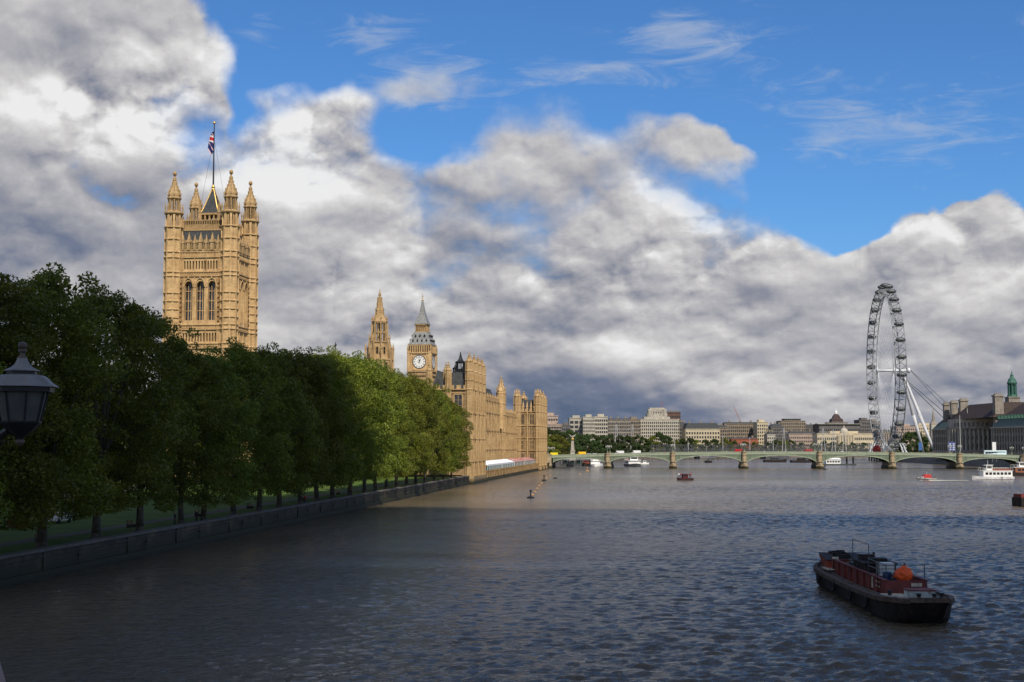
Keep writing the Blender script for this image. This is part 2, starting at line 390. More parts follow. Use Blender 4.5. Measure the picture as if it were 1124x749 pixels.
# ------------------------------------------------------------------ water, ground, banks
def wallX(Y): return -46.8 + .101*(Y - 125)
wm = newmat('river_water'); wp = wpos()
wq = vop('MULTIPLY', wp, (1.0, 1.0, 1.0))
w1 = fbm(vop('MULTIPLY', wp, (.75, 1.1, 1)), .62, 6, .60, .35)
w2 = fbm(vop('MULTIPLY', wp, (.7, 1.0, 1)), 2.3, 4, .6, .3)
w3 = fbm(vop('MULTIPLY', wp, (.8, 1.2, 1)), .055, 3, .55)
patch = fbm(vop('MULTIPLY', wp, (.5, 1.0, 1)), .016, 4, .55, .8)
amp = sstep(patch, .35, .68, .45, 1.25)
hgt = (w1 * 1.0 + w3 * .5 + w2 * .50) * amp
turb = fbm(wp, .012, 4, .5)
prin(wm, mixc(sstep(turb, .35, .65), (.088, .070, .046), (.128, .100, .062)), .13, bump=hgt, bstr=1.0, bdist=.6, spec=.5, IOR=1.33)
# choppy water: a real heightfield where single waves can be told apart, flat far away
WX0, WX1, WY0, WY1 = -60.0, 190.0, 62.0, 520.0
def wave_h(Xg, Yg, stp):
    rg = np.random.default_rng(42); H_ = np.zeros_like(Xg); Dx = np.zeros_like(Xg); Dy = np.zeros_like(Xg)
    env = 0
    for k in range(9):
        kx, ky, ph = rg.normal()*.03, rg.normal()*.04, rg.uniform(0, 6.28); env = env + np.sin(Xg*kx + Yg*ky + ph)
    env = np.clip(.95 + .14*env, .5, 1.5)*np.clip((Xg + 46.8 - .101*(Yg-125))/70, .45, 1)
    for k in range(84):
        lam = .70*(3.4/.70)**(k/83.0); th = (-1.85 if k % 3 else -.75) + rg.normal()*.5; ph = rg.uniform(0, 6.28)
        kk = 2*PI/lam; a_ = (.0078 if k % 3 else .0060)*lam**.15*rg.uniform(.5, 1.4)
        arg = kk*(Xg*math.cos(th) + Yg*math.sin(th)) + ph + .9*np.sin(Xg*.11*math.cos(k) + Yg*.13*math.sin(k*1.7) + k)
        wgt = np.clip(lam/(2.6*stp) - .35, 0, 1)
        H_ += a_*wgt*np.sin(arg); c_ = a_*.75*wgt*np.cos(arg); Dx += c_*math.cos(th); Dy += c_*math.sin(th)
    fade = np.clip((Yg - WY0)/6, 0, 1)*np.clip((WY1 - Yg)/120, 0, 1)*np.clip((Xg - WX0)/2, 0, 1)*np.clip((WX1 - Xg)/6, 0, 1)
    return H_*env*fade, Dx*env*fade, Dy*env*fade
ysl = [WY0]
while ysl[-1] < WY1: ysl.append(ysl[-1] + .21*(1 + (ysl[-1] - WY0)/250))
ysl = np.array(ysl); ysl = WY0 + (ysl - WY0)*(WY1 - WY0)/(ysl[-1] - WY0)
xsl = np.linspace(WX0, WX1, int((WX1 - WX0)/.33) + 1)
Xg, Yg = np.meshgrid(xsl, ysl)
H_, Dx, Dy = wave_h(Xg, Yg, .21*(1 + (Yg - WY0)/250))
Vs = [np.stack([Xg + Dx, Yg + Dy, H_], -1).reshape(-1, 3)]; ny, nx = Xg.shape
ii = (np.arange(ny-1)[:, None]*nx + np.arange(nx-1)[None, :]).ravel()
Fs = [np.stack([ii, ii+1, ii+nx+1, ii+nx], 1)]; base = len(Vs[0])
# flat frame of far water around the choppy part
def quads(lst):
    global base
    for (x0, x1, y0, y1) in lst:
        Vs.append(np.array([(x0,y0,0),(x1,y0,0),(x1,y1,0),(x0,y1,0)], float)); Fs.append(np.array([[base, base+1, base+2, base+3]])); base += 4
quads([(-9000, 9000, -3000, WY0), (-9000, WX0, WY0, WY1), (WX1, 9000, WY0, WY1), (-9000, 9000, WY1, 12000)])
Vw = np.concatenate(Vs); Fw = np.concatenate(Fs).astype(np.int32)
wme = bpy.data.meshes.new('river_water'); wme.vertices.add(len(Vw)); wme.vertices.foreach_set('co', Vw.astype(np.float32).ravel())
wme.loops.add(len(Fw)*4); wme.loops.foreach_set('vertex_index', Fw.ravel()); wme.polygons.add(len(Fw)); wme.polygons.foreach_set('loop_start', np.arange(0, 4*len(Fw), 4, dtype=np.int32))
wme.polygons.foreach_set('use_smooth', np.ones(len(Fw), dtype=bool)); wme.materials.append(wm); wme.update(calc_edges=True)
wo_ = bpy.data.objects.new('river_water', wme); C.objects.link(wo_); tag(wo_, kind='structure')
def land(name, pts, z, mat, zb=-3, wallmat=None):
    b = MB(); b.face([(x, y, z) for x, y in pts])
    o = b.build(name, mat); tag(o, kind='structure'); return o
# gardens on the left bank (lawn), behind the embankment wall
LB = [(wallX(Y) - .3, Y) for Y in (-300, 449)]
land('lawn', LB + [(-300, 449), (-300, -300)], 2.4, lawn_m)
land('gravel_path', [(wallX(Y) - 8.2, Y) for Y in (20, 440)] + [(wallX(Y) - 10.6, Y) for Y in (440, 20)], 2.405, simple('path_gravel', (.075, .065, .05), .95, .2, .5))
land('road', [(-99 + (Y-125)*.06, Y) for Y in (-300, 449)] + [(-110 + (Y-125)*.06, Y) for Y in (449, -300)], 2.41, asphalt)
NB = [(21.2, 752), (36, 900), (62, 1080), (95, 1260), (180, 1470), (400, 1720), (900, 1950), (2500, 2200)]
land('ground', [(-9000, 449.0), (-16.5, 449.0), (13, 700)] + NB + [(9000, 2400), (9000, 11500), (-9000, 11500)], 3.0, ground_m)
RB = [(268, 700), (283, 760), (287, 1000), (305, 1140), (360, 1260), (620, 1480), (1500, 1700), (9000, 1900)]
land('south_bank_ground', [(245, -600)] + RB + [(9000, -600)], 3.0, ground_m)
def bank_wall(name, pts, z1, mat, thick, label, cope=True, pier=None, base=None):
    b = MB()
    for (xa, ya), (xb, yb) in zip(pts, pts[1:]):
        d = Vector((xb-xa, yb-ya)); L = d.length; d.normalize(); n = Vector((-d.y, d.x))*thick
        q = [(xa, ya), (xb, yb), (xb+n.x, yb+n.y), (xa+n.x, ya+n.y)]
        b.loft([q, q], [-3, z1])
    o = b.build(name, mat); tag(o, label, 'wall'); return o
far_m = stone('far_embankment_granite', (.24, .225, .20), (.17, .16, .145), (.06, .055, .05), (1.5, .6))
bank_wall('river_wall', NB, 4.1, far_m, .8, 'grey granite river wall beyond the road bridge below the embankment trees')
bank_wall('river_wall', RB[::-1], 4.0, far_m, .8, 'grey granite river wall below the long dark-roofed building on the right bank')
# embankment wall of the gardens
a = math.atan(.101); L = 449/math.cos(a) + 320
w = thing('embankment_wall', 'long mossy granite river wall with a pale coping along the tree-lined garden', 'wall', (wallX(-130), -130, 0), -a)
LW = (449 + 130)/math.cos(a)
b = MB(); b.box(-.8, 0, 0, LW, -3, 2.55)
b.box(0, .45, 0, LW, -3, .75); b.box(0, .12, 0, LW, 2.05, 2.25)
k = 3.0
while k < LW:
    b.box(0, .14, k, k+.9, -3, 2.50); k += 19 + 3*math.sin(k)
b.build('wall_face', wall_m, w)
b = MB(); b.box(-.95, .22, 0, LW, 2.56, 2.85); b.build('coping', simple('coping_stone', (.11, .10, .09), .8, .2, .6, dirt=(.06, .055, .045)), w)
b = MB(); k = 7.7
while k < LW: b.tube((.33, k, .2), (.33, k, 2.3), .05); b.lathe(.36, k, [(.0, 1.55), (.22, 1.6), (.22, 1.75), (0, 1.8)], 8); k += 19.0
b.build('mooring_ring', black, w)

# a broad cumulus that stands behind the camera and shades the foreground
cb = bmesh.new(); bmesh.ops.create_icosphere(cb, subdivisions=6, radius=1.0)
for v in cb.verts:
    c = v.co.normalized()
    n = noise.fractal(c*2.3, .8, 2.0, 5); n2 = noise.fractal(c*7.0 + Vector((5, 2, 1)), .8, 2.0, 4)
    rr = 1 + .10*n + .05*n2
    v.co = Vector((c.x*640*rr, c.y*360*rr, c.z*(120 if c.z > 0 else 40)*rr))
me = bpy.data.meshes.new('cloud'); cb.to_mesh(me); cb.free()
cm_ = newmat('cloud_vapour'); t = cm_.node_tree
d1 = t.nodes.new('ShaderNodeBsdfDiffuse'); d1.inputs[0].default_value = (.75, .76, .78, 1)
d2 = t.nodes.new('ShaderNodeBsdfTranslucent'); d2.inputs[0].default_value = (.29, .29, .30, 1)
mx = t.nodes.new('ShaderNodeMixShader'); mx.inputs[0].default_value = .5; t.links.new(d1.outputs[0], mx.inputs[1]); t.links.new(d2.outputs[0], mx.inputs[2])
oo = t.nodes.new('ShaderNodeOutputMaterial'); t.links.new(mx.outputs[0], oo.inputs[0]); me.materials.append(cm_)
CLZ = 700.0
off = sun_dir / sun_dir.z * CLZ
cloud = bpy.data.objects.new('cloud', me); C.objects.link(cloud); cloud.location = (off.x - 60, off.y - 105, CLZ); cloud.rotation_euler = (0, 0, R(-14)); tag(cloud, kind='structure')

# ------------------------------------------------------------------ trees
def leaf_cloud(rng, centers, radii, per, size):
    """many small folded leaf clumps scattered through clusters"""
    P = []; 
    for c, r in zip(centers, radii):
        n = int(per * (r/1.7)**1.8)
        d = rng.normal(size=(n, 3)); d /= np.linalg.norm(d, axis=1)[:, None]
        rad = r * rng.uniform(.25, 1.0, n)**.45
        q = d*rad[:, None]*np.array([1.15, 1.15, .72]) + c
        q[:, 2] -= .10*(q[:, 0]-c[0])**2/r + .10*(q[:, 1]-c[1])**2/r
        P.append(q)
    P = np.concatenate(P); n = len(P)
    nr = rng.normal(size=(n, 3)) + np.array([0, 0, .8]); nr /= np.linalg.norm(nr, axis=1)[:, None]
    h = rng.normal(size=(n, 3)); u = np.cross(nr, h); u /= np.linalg.norm(u, axis=1)[:, None]; v = np.cross(nr, u)
    s = size*rng.uniform(.6, 1.35, n)[:, None]
    V = np.stack([P - u*s*.5, P + v*s*.32 - nr*s*.10, P + u*s*.5, P - v*s*.32 - nr*s*.10], 1).reshape(-1, 3)
    return V, n
def raw_mesh(name, V, n, mat):
    me = bpy.data.meshes.new(name); me.vertices.add(len(V)); me.vertices.foreach_set('co', V.astype(np.float32).ravel())
    me.loops.add(4*n); me.loops.foreach_set('vertex_index', np.arange(4*n, dtype=np.int32))
    me.polygons.add(n); me.polygons.foreach_set('loop_start', np.arange(0, 4*n, 4, dtype=np.int32))
    try: me.polygons.foreach_set('loop_total', np.full(n, 4, dtype=np.int32))
    except Exception: pass
    me.materials.append(mat); me.update(calc_edges=True); return me
def make_tree(seed, H=26.0, Rr=8.5, z0=2.5, ncl=150, per=260, size=.36, mat=None, trunk_r=.5, droop=.55, straggle=16, name='tree'):
    rng = np.random.default_rng(seed); rd = random.Random(seed)
    lobes = [(rng.uniform(0, 2*PI), rng.uniform(.15, .95), rng.uniform(.75, 1.18)) for _ in range(9)]
    cs, rs = [], []
    while len(cs) < ncl:
        t = rng.uniform(0, 1)**.9
        prof = (1 - (1 - min(t/.32, 1))**2*(1-droop)) * (1 - max(0, (t-.38)/.62)**2.1)**.6
        a = rng.uniform(0, 2*PI); k = 1.0
        for la, lt, lm in lobes:
            dd = math.cos(a-la)*.5+.5; k += (lm-1)*dd**3*math.exp(-((t-lt)/.22)**2)*2.6
        rr = Rr*prof*k*rng.uniform(.15, 1.0)**.42
        cs.append([rr*math.cos(a), rr*math.sin(a), z0 + 1.0 + t*(H-z0-1.6)]); rs.append(rng.uniform(1.0, 2.1)*(Rr/8.5)**.6)
    for k in range(straggle):
        a = rng.uniform(0, 2*PI); rr = Rr*rng.uniform(.1, .75); cs.append([rr*math.cos(a), rr*math.sin(a), H*rng.uniform(.92, 1.05) - rr*.33]); rs.append(rng.uniform(.6, 1.15))
    cs = np.array(cs)
    V, n = leaf_cloud(rng, cs, rs, per, size)
    cm = raw_mesh(name + '_crown', V, n, mat or leaf)
    # trunk and limbs
    b = MB(); lean = (rd.uniform(-.8, .8), rd.uniform(-.5, .5))
    hz = H*.34; pts = [(0, 0, -.3), (lean[0]*.3, lean[1]*.3, hz*.35), (lean[0], lean[1], hz)]
    b.tube(pts[0], (0, 0, .6), trunk_r*1.45, trunk_r, 9); b.tube((0, 0, .6), pts[1], trunk_r, trunk_r*.86, 9); b.tube(pts[1], pts[2], trunk_r*.86, trunk_r*.6, 9)
    for k in range(11):
        c = cs[rng.integers(0, len(cs))]; st = Vector(pts[1]).lerp(Vector(pts[2]), rd.uniform(.2, 1))
        mid = st.lerp(Vector(c), .5) + Vector((rd.uniform(-.6, .6), rd.uniform(-.6, .6), rd.uniform(.2, 1.5)))
        b.tube(st, mid, trunk_r*.42, trunk_r*.24, 6); b.tube(mid, c, trunk_r*.24, .04, 5)
        for q in range(2):
            c2 = cs[np.argmin(((cs - np.array(mid) - rng.normal(size=3)*3)**2).sum(1))]; b.tube(mid, c2, trunk_r*.15, .03, 4)
    tm = b.mesh(name + '_trunk', bark, True)
    return cm, tm, H
PLANES = [make_tree(s, H=26, Rr=8.6, z0=1.9, droop=.8, ncl=180, per=300, size=.34, name='plane_tree') for s in (1, 2, 3, 4, 5)]
def tree(v, loc, H, rz, label, group=None, wide=1.0, name='plane_tree', cat='tree'):
    cm, tm, h0 = v; s = H/h0
    t = thing(name, label, cat, loc, rz, group)
    place('crown', cm, t, scale=(s*wide, s*wide, s)); place('trunk', tm, t, scale=(s*wide, s*wide, s)); return t
ORD = ['first', 'second', 'third', 'fourth', 'fifth', 'sixth', 'seventh', 'eighth', 'ninth', 'tenth', 'eleventh', 'twelfth', 'thirteenth', 'fourteenth', 'fifteenth', 'sixteenth', 'seventeenth', 'eighteenth', 'nineteenth', 'twentieth', 'twenty-first', 'twenty-second', 'twenty-third', 'twenty-fourth']
ROW = [(-105, 300), (-25, 296), (48, 302), (107, 322), (155, 345), (200, 384), (224, 388), (257, 380), (285, 384), (307, 386), (330, 388), (348, 387), (365, 388), (384, 391), (400, 395), (412, 400), (424, 406), (435, 411), (446, 413), (456, 416), (466, 421), (476, 427), (486, 434), (495, 443)]
rd = random.Random(3)
for i, (px, yt) in enumerate(ROW):
    Y = 62.9/(.101 - (px-562)/1500); X = wallX(Y) - 3.3
    H = ZZ(yt, Y) - 2.4
    if i == 0: lab = 'nearest plane tree of the riverside row, mostly beyond the left edge'
    elif i == len(ROW)-1: lab = 'sunlit plane tree ending the riverside row, right against the palace corner'
    else: lab = '%s plane tree from the left in the row along the river wall, %s' % (ORD[i], 'shaded' if px < 380 else 'sunlit')
    wd = 1.0 if i < 3 else (.92 if i < 14 else .80)
    if i == len(ROW)-1: wd = .78
    tree(PLANES[i % 5], (X, Y, 2.4), H, rd.uniform(0, 6.28), lab, 'plane trees in the row along the river wall', wd)
k = 0
for (X, Y, H) in [(-80, 168, 25), (-95, 195, 26), (-88, 232, 25), (-97, 262, 25), (-90, 296, 26), (-99, 330, 27), (-84, 362, 26), (-96, 395, 26), (-70, 404, 24), (-74, 150, 25), (-118, 240, 25), (-121, 300, 26), (-119, 350, 26)]:
    tree(PLANES[(k*2+1) % 5], (X, Y, 2.4), H, k*1.3, '%s tree from the left on the far side of the lawn' % ORD[k], 'trees on the far side of the garden lawn', 1.05); k += 1
SHR = [make_tree(s, H=3.2, Rr=2.4, z0=.1, ncl=22, per=200, size=.26, mat=leaf, trunk_r=.1, straggle=0, name='shrub') for s in (31, 32)]

# ------------------------------------------------------------------ gothic kit
GW = [glass, gold]
def turret_mesh(name, r, z0, z1, tip, bands=(), open_h=0.0, mat=gold, ball=True, slot=True):
    """octagonal turret: shaft with rings and blind panels, open lantern, ogee cap; returns (shaft mesh, cap mesh)"""
    b = MB(); zc = z1 - open_h
    b.loft([octo(0, 0, r)]*2, [z0, zc])
    for z in bands:
        if z0 < z < zc: b.loft([octo(0,0,r*1.02), octo(0,0,r*1.13), octo(0,0,r*1.13), octo(0,0,r*1.02)], [z-.35*min(1,r), z-.15*min(1,r), z+.15*min(1,r), z+.3*min(1,r)])
    for k in range(8):
        a = PI/8 + k*PI/4; x, y = r*math.cos(a), r*math.sin(a)
        b.obox(x, y, z0, zc, r*.16, r*.16, a)
    if open_h:
        b.loft([octo(0,0,r*1.02), octo(0,0,r*1.18), octo(0,0,r*1.18), octo(0,0,r*.98)], [zc-.2, zc+.1, zc+.4, zc+.5])
        b.loft([octo(0,0,r*.36)]*2, [zc+.3, z1])
        for k in range(8):
            a = PI/8 + k*PI/4
            b.obox(r*.84*math.cos(a), r*.84*math.sin(a), zc+.3, z1-.3, r*.26, r*.26, a)
            a2 = k*PI/4; b.obox(r*.78*math.cos(a2), r*.78*math.sin(a2), zc+.3, z1-.3, r*.10, r*.10, a2)
        b.loft([octo(0,0,r*.9), octo(0,0,r*1.12), octo(0,0,r*1.12), octo(0,0,r*.9)], [z1-.5, z1-.2, z1+.1, z1+.2])
    m1 = b.mesh(name, mat)
    b = MB(); h = tip - z1
    prof = [(.92, 0), (.98, .06), (.90, .16), (.66, .28), (.42, .42), (.26, .58), (.14, .76), (.10, .86)]
    b.lathe(0, 0, [(r*p, z1 + .12 + h*q) for p, q in prof], 8, PI/8)
    for p, q in ((.95, .14), (.5, .38), (.24, .62)):
        for k in range(8):
            a = PI/8 + k*PI/4; b.obox(r*p*math.cos(a), r*p*math.sin(a), z1+h*q-.1*r, z1+h*q+.28*r, r*.2, r*.2, a)
    b.ball((0, 0, z1 + h*.92), r*.21, n=8, m=5); b.tube((0,0,z1+h*.86), (0,0,tip), r*.05, r*.03, 5)
    m2 = b.mesh('cap', mat)
    return m1, m2
def put_turret(meshes, parent, x, y, rz=0):
    t = place('turret', meshes[0], parent, (x, y, 0), rz); place('cap', meshes[1], t); return t
def pinnacle_mesh(h, w, mat=gold):
    b = MB(); b.obox(0, 0, 0, h*.45, w, w); b.obox(0, 0, h*.42, h*.5, w*1.35, w*1.35)
    b.loft([[(a*w*.5, c*w*.5) for a, c in ((-1,-1),(1,-1),(1,1),(-1,1))], [(a*w*.07, c*w*.07) for a, c in ((-1,-1),(1,-1),(1,1),(-1,1))]], [h*.5, h*.94])
    b.ball((0, 0, h*.95), w*.17, n=6, m=4)
    for q in (.6, .74): 
        for k in range(4): a = PI/4+k*PI/2; rr = w*.6*(1-(q-.5)*2); b.obox(rr*math.cos(a), rr*math.sin(a), h*q, h*q+.2*w, w*.2, w*.2, a)
    return b.mesh('pinnacle', mat)
def rotT(T, k): 
    c, s = round(math.cos(k*PI/2)), round(math.sin(k*PI/2))
    def f(u, d, z):
        x, y = u, -(T + d); return (c*x - s*y, s*x + c*y, z)
    return f
def panel_ribs(mb, T, us, z0, z1, w=.16, d=.16):
    for u in us:
        pts = [T(u-w/2, 0, z0), T(u+w/2, 0, z0), T(u+w/2, d, z0), T(u-w/2, d, z0)]
        mb.loft([[(p[0], p[1], z) for p in pts] for z in (z0, z1)], [z0, z1])
def Tbox(mb, T, u0, u1, d0, d1, z0, z1):
    pts = [T(u0, d0, 0), T(u1, d0, 0), T(u1, d1, 0), T(u0, d1, 0)]
    mb.loft([[(p[0], p[1], z) for p in pts] for z in (z0, z1)], [z0, z1])

# ------------------------------------------------------------------ great square tower
Yv = 441.0
vz = lambda py: ZZ(py, Yv)
vt = thing('square_tower', 'tallest square honey stone gothic tower with four corner turrets and a flagpole', 'tower', (-99.5, 450, 0), R(-8))
OFF = 10.3; HU = 7.2
big = [(-3.95, 2.7), (0, 2.7), (3.95, 2.7)]
zb0, zb1 = vz(352), vz(309)
slit_hi = [(g + (k-1.5)*.95) for g in (-3.95, 0, 3.95) for k in range(4)]
slit_lo = [(g + (k-1.5)*.95) for g in (-3.95, 0, 3.95) for k in range(4)]
wall = MB(); trim = MB()
m_big = win_mesh(2.7, zb1-zb0, 3, 3, 1.5, .2, GW)
m_sh = win_mesh(.52, vz(287)-vz(296), 1, 0, .8, .1, [glass_d, gold]); m_sl = win_mesh(.52, vz(366)-vz(375.5), 1, 0, .8, .1, [glass_d, gold])
m_low = win_mesh(2.7, vz(391)-vz(430), 3, 2, 1.4, .2, GW)
for k in range(4):
    T = rotT(OFF, k)
    ops = [(c-w/2, c+w/2, zb0, zb1, 2.0) for c, w in big] + [(c-.26, c+.26, vz(296), vz(287), 0) for c in slit_hi] + [(c-.26, c+.26, vz(375.5), vz(366), 0) for c in slit_lo] \
        + [(c-w/2, c+w/2, vz(430), vz(391), 1.9) for c, w in big]
    wall_grid(wall, T, -HU, HU, 2.6, vz(276), ops, 1.6)
    for zy in (277, 283, 299, 303.5, 357, 362, 377.5, 382.5):
        z = vz(zy); Tbox(trim, T, -HU, HU, .003, .42, z-.16, z+.16)
    z = vz(280); 
    for j in range(29): u = -7 + j*.5; Tbox(trim, T, u-.11, u+.11, .003, .30, vz(282), vz(278))
    for zy in (301.2, 359.5, 380):
        for j in range(25): u = -6.9 + j*.575; Tbox(trim, T, u-.14, u+.14, .003, .24, vz(zy)-.32, vz(zy)+.32)
    # vertical mouldings beside the windows
    for u in (-5.75, -5.35, -2.05, -1.9, 1.9, 2.05, 5.35, 5.75, -6.9, 6.9):
        panel_ribs(trim, T, [u], vz(356.5), vz(304), .16, .28)
    for u in [g + s for g in (-3.95, 0, 3.95) for s in (-1.98, 1.98)] + [-6.4, 6.4]:
        panel_ribs(trim, T, [u], vz(298.5), vz(284), .2, .3); panel_ribs(trim, T, [u], vz(377), vz(363), .2, .3)
    # hood moulds above the big arches, ending in finials
    for c, w in big:
        N = 6; pts = []
        for j in range(N+1):
            a = PI/2*j/N; pts.append((c - 1.62*math.cos(a)**1.0, zb1 - 2.0 + 2.9*math.sin(a)))
        pts += [(2*c - x, z) for x, z in pts[::-1]]
        for (ua, za), (ub, zb) in zip(pts, pts[1:]): trim.tube(T(ua, .2, za), T(ub, .2, zb), .2, .2, 4)
        Tbox(trim, T, c-.13, c+.13, .003, .45, zb1+.8, vz(303.8)); Tbox(trim, T, c-.45, c+.45, .003, .35, zb1+1.6, zb1+1.9)
        for j in range(6): Tbox(trim, T, c-1.5+j*.6-.1, c-1.5+j*.6+.1, .003, .2, zb1+1.1, vz(304))
    # columns of carved niches beside the windows
    for u in (-6.35, 6.35):
        carve = MB()
        for j in range(9):
            z = vz(353 - j*5.2); Tbox(carve, T, u-.28, u+.28, .003, .5, z, z+.55); Tbox(carve, T, u-.17, u+.17, .003, .38, z+.54, z+1.05)
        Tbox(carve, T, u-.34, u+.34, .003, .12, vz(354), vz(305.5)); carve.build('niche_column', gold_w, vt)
    # blind tracery panels low on the shaft
    panel_ribs(trim, T, [-6.9 + 1.15*j for j in range(13)], 2.8, vz(431), .18, .2)
    for c, w in big: place('window', m_big, vt, T(c, 0, zb0), k*PI/2)
    for c, w in big: place('window', m_low, vt, T(c, 0, vz(430)), k*PI/2)
    if k in (0, 1):
        for c in slit_hi: place('slit_window', m_sh, vt, T(c, 0, vz(296)), k*PI/2)
        for c in slit_lo: place('slit_window', m_sl, vt, T(c, 0, vz(375.5)), k*PI/2)
wall.build('wall', gold, vt); trim.build('stone_trim', gold, vt)
# pierced parapet with its pinnacles
par = MB()
for k in range(4):
    T = rotT(OFF, k)
    Tbox(par, T, -HU, HU, -.1, .45, vz(276), vz(274.5)); Tbox(par, T, -HU, HU, -.05, .3, vz(266.5), vz(265.5))
    for j in range(33): u = -7 + j*.4375; Tbox(par, T, u-.09, u+.09, 0, .22, vz(274.5), vz(266.5))
    for j in range(16): u = -6.8 + j*.907; Tbox(par, T, u-.28, u+.28, 0, .25, vz(265.5), vz(263.8))
par.build('parapet', gold_d, vt)
pin = pinnacle_mesh(vz(258)-vz(276), .75, gold_d); pin2 = pinnacle_mesh(vz(256)-vz(276), 1.1, gold_d)
for k in range(4):
    T = rotT(OFF, k)
    for c in (-5.9, -3.95, -1.95, 0, 1.95, 3.95, 5.9): place('pinnacle', pin2 if abs(c) in (3.95, 0) else pin, vt, T(c, .15, vz(275.5)))
# slate roof, crested gallery, open crown under the flagpole
def sq(r): return [(-r,-r),(r,-r),(r,r),(-r,r)]
b = MB(); b.loft([sq(8.9), sq(8.3), sq(7.5)], [vz(275), vz(262), vz(252.5)])
for k in range(4):
    T = rotT(0, k)
    for j in range(9): u = -6.4 + j*1.6; b.tube(T(u, 8.85, vz(275)), T(u*.9, 7.6, vz(252.5)), .09, .09, 4)
b.build('slate_roof', slate, vt)
b = MB()
zz0 = vz(252.5)
b.loft([sq(7.7)]*2, [zz0, zz0+.5]); b.loft([sq(7.55)]*2, [zz0+3.3, zz0+3.6])
for k in range(4):
    T = rotT(0, k)
    for j in range(25): u = -7.2 + j*.6; Tbox(b, T, u-.1, u+.1, 7.25, 7.55, zz0+.5, zz0+3.3 + (.7 if j % 3 == 0 else 0))
b.loft([sq(7.0)]*2, [zz0+.45, zz0+2.2])
for a_, c_ in ((-1,-1),(1,-1),(1,1),(-1,1)): b.lathe(a_*7.3, c_*7.3, [(.35, zz0), (.35, vz(243)), (.5, vz(242)), (.05, vz(236))], 6)
b.build('crested_gallery', gold_d, vt)
b = MB(); zg = zz0 + 2.2
b.loft([sq(4.6), sq(3.3)], [zg, vz(240)])
for k in range(4):
    T = rotT(0, k)
    for u in (-3.0, -1.5, 0, 1.5, 3.0): Tbox(b, T, u-.22, u+.22, 2.7, 3.15, vz(240), vz(232.5))
    b.lathe(*(T(3.3, 3.3, 0)[:2]), [(.45, vz(240)), (.45, vz(231)), (.6, vz(230)), (.08, vz(217))], 6)
b.loft([sq(3.35)]*2, [vz(232.5), vz(230.5)])
b.build('open_crown', gold_d, vt)
b = MB(); b.loft([sq(3.1), sq(2.3), sq(.35)], [vz(230.5), vz(224), vz(203)]); pz = b.build('pyramid_roof', slate, vt)
b = MB()
for a_, c_ in ((-1,-1),(1,-1),(1,1),(-1,1)):
    b.tube((a_*3.1, c_*3.1, vz(230.5)), (a_*2.3, c_*2.3, vz(224)), .26, .22, 5); b.tube((a_*2.3, c_*2.3, vz(224)), (a_*.35, c_*.35, vz(203)), .22, .14, 5)
b.lathe(0, 0, [(.5, vz(205)), (.75, vz(203)), (.4, vz(201)), (.7, vz(200)), (.2, vz(197))], 8)
b.build('gilt_ribs', giltm, pz)
b = MB(); b.tube((0,0,vz(203)), (0,0,vz(129)), .30, .16, 8); fp = b.build('flagpole', black, vt)
b = MB(); b.ball((0, 0, vz(128)), .5, n=8, m=6); b.build('gilt_finial', giltm, fp)
# union flag hanging in folds (stuff of the cloth: blue with white and red bars)
fl = newmat('flag_cloth'); x, y, z = sep(coord()); 
fz = (z - vz(160))/(vz(137) - vz(160)); bandr = sstep(op('ABSOLUTE', fz - .58 + (x)*.05), .09, .075); bandw = sstep(op('ABSOLUTE', fz - .58 + x*.05), .17, .15)
diag = op('ABSOLUTE', op('SINE', fz*9.0 + x*2.2)); dw = sstep(diag, .35, .25); dr = sstep(diag, .14, .10)
cf = mixc(dw, (.012, .02, .14), (.7, .7, .7)); cf = mixc(dr, cf, (.45, .02, .03)); cf = mixc(bandw, cf, (.7, .7, .7)); cf = mixc(bandr, cf, (.5, .015, .025))
prin(fl, cf, .8)
b = MB(); N = 14; M = 8; rows = []
for i in range(N+1):
    t_ = i/N; z_ = vz(137) + (vz(161)-vz(137))*t_; row = []
    wd = (.9 + .9*math.sin(t_*2.2)) * (1 if t_ < .75 else 1-(t_-.75)*2.6)
    for j in range(M+1):
        s_ = j/M; row.append(b.P((-.2 - s_*wd, .32*math.sin(s_*9 + t_*2)*min(1, s_*3), z_ - s_*.9)))
    rows.append(row)
for i in range(N):
    for j in range(M): b.idx([rows[i][j], rows[i][j+1], rows[i+1][j+1], rows[i+1][j]])
fo = b.build('flag', fl, fp); sm = fo.modifiers.new('cloth', 'SOLIDIFY'); sm.thickness = .04
b = MB()
for x in (-3.2, 3.2): b.tube((x*.1, 0, vz(150)), (x*1.25, 0, vz(215)), .035, .035, 4)
b.build('halyard', black, fp)
VT = turret_mesh('turret', 2.75, 2.6, vz(234), vz(188), [vz(y) for y in (263, 277, 283, 299, 303.5, 357, 362, 377.5, 382.5, 322, 331, 340, 349)], vz(234)-vz(250.5))
# an extra, slimmer storey of lantern below each cap
def tall_turret(tipy):
    up = MB()
    return None
b = MB(); r = 2.75; zA, zB = vz(233.4), vz(217.5)
b.loft([octo(0,0,r*.98), octo(0,0,r*1.15), octo(0,0,r*1.15), octo(0,0,r*.8)], [zA-.9, zA-.4, zA, zA+.5])
b.loft([octo(0,0,.45)]*2, [zA, zB])
for k in range(8):
    a = PI/8 + k*PI/4; b.obox(1.75*math.cos(a), 1.75*math.sin(a), zA, zB, .5, .5, a)
    b.lathe(2.75*math.cos(a), 2.75*math.sin(a), [(.24, zA-.2), (.24, zA+1.4), (.32, zA+1.5), (.03, zA+3.2)], 5)
    a = k*PI/4; b.obox(1.7*math.cos(a), 1.7*math.sin(a), zA, zB, .16, .16, a)
b.loft([octo(0,0,1.9), octo(0,0,2.35), octo(0,0,2.35), octo(0,0,2.0)], [zB-.6, zB-.2, zB+.2, zB+.4])
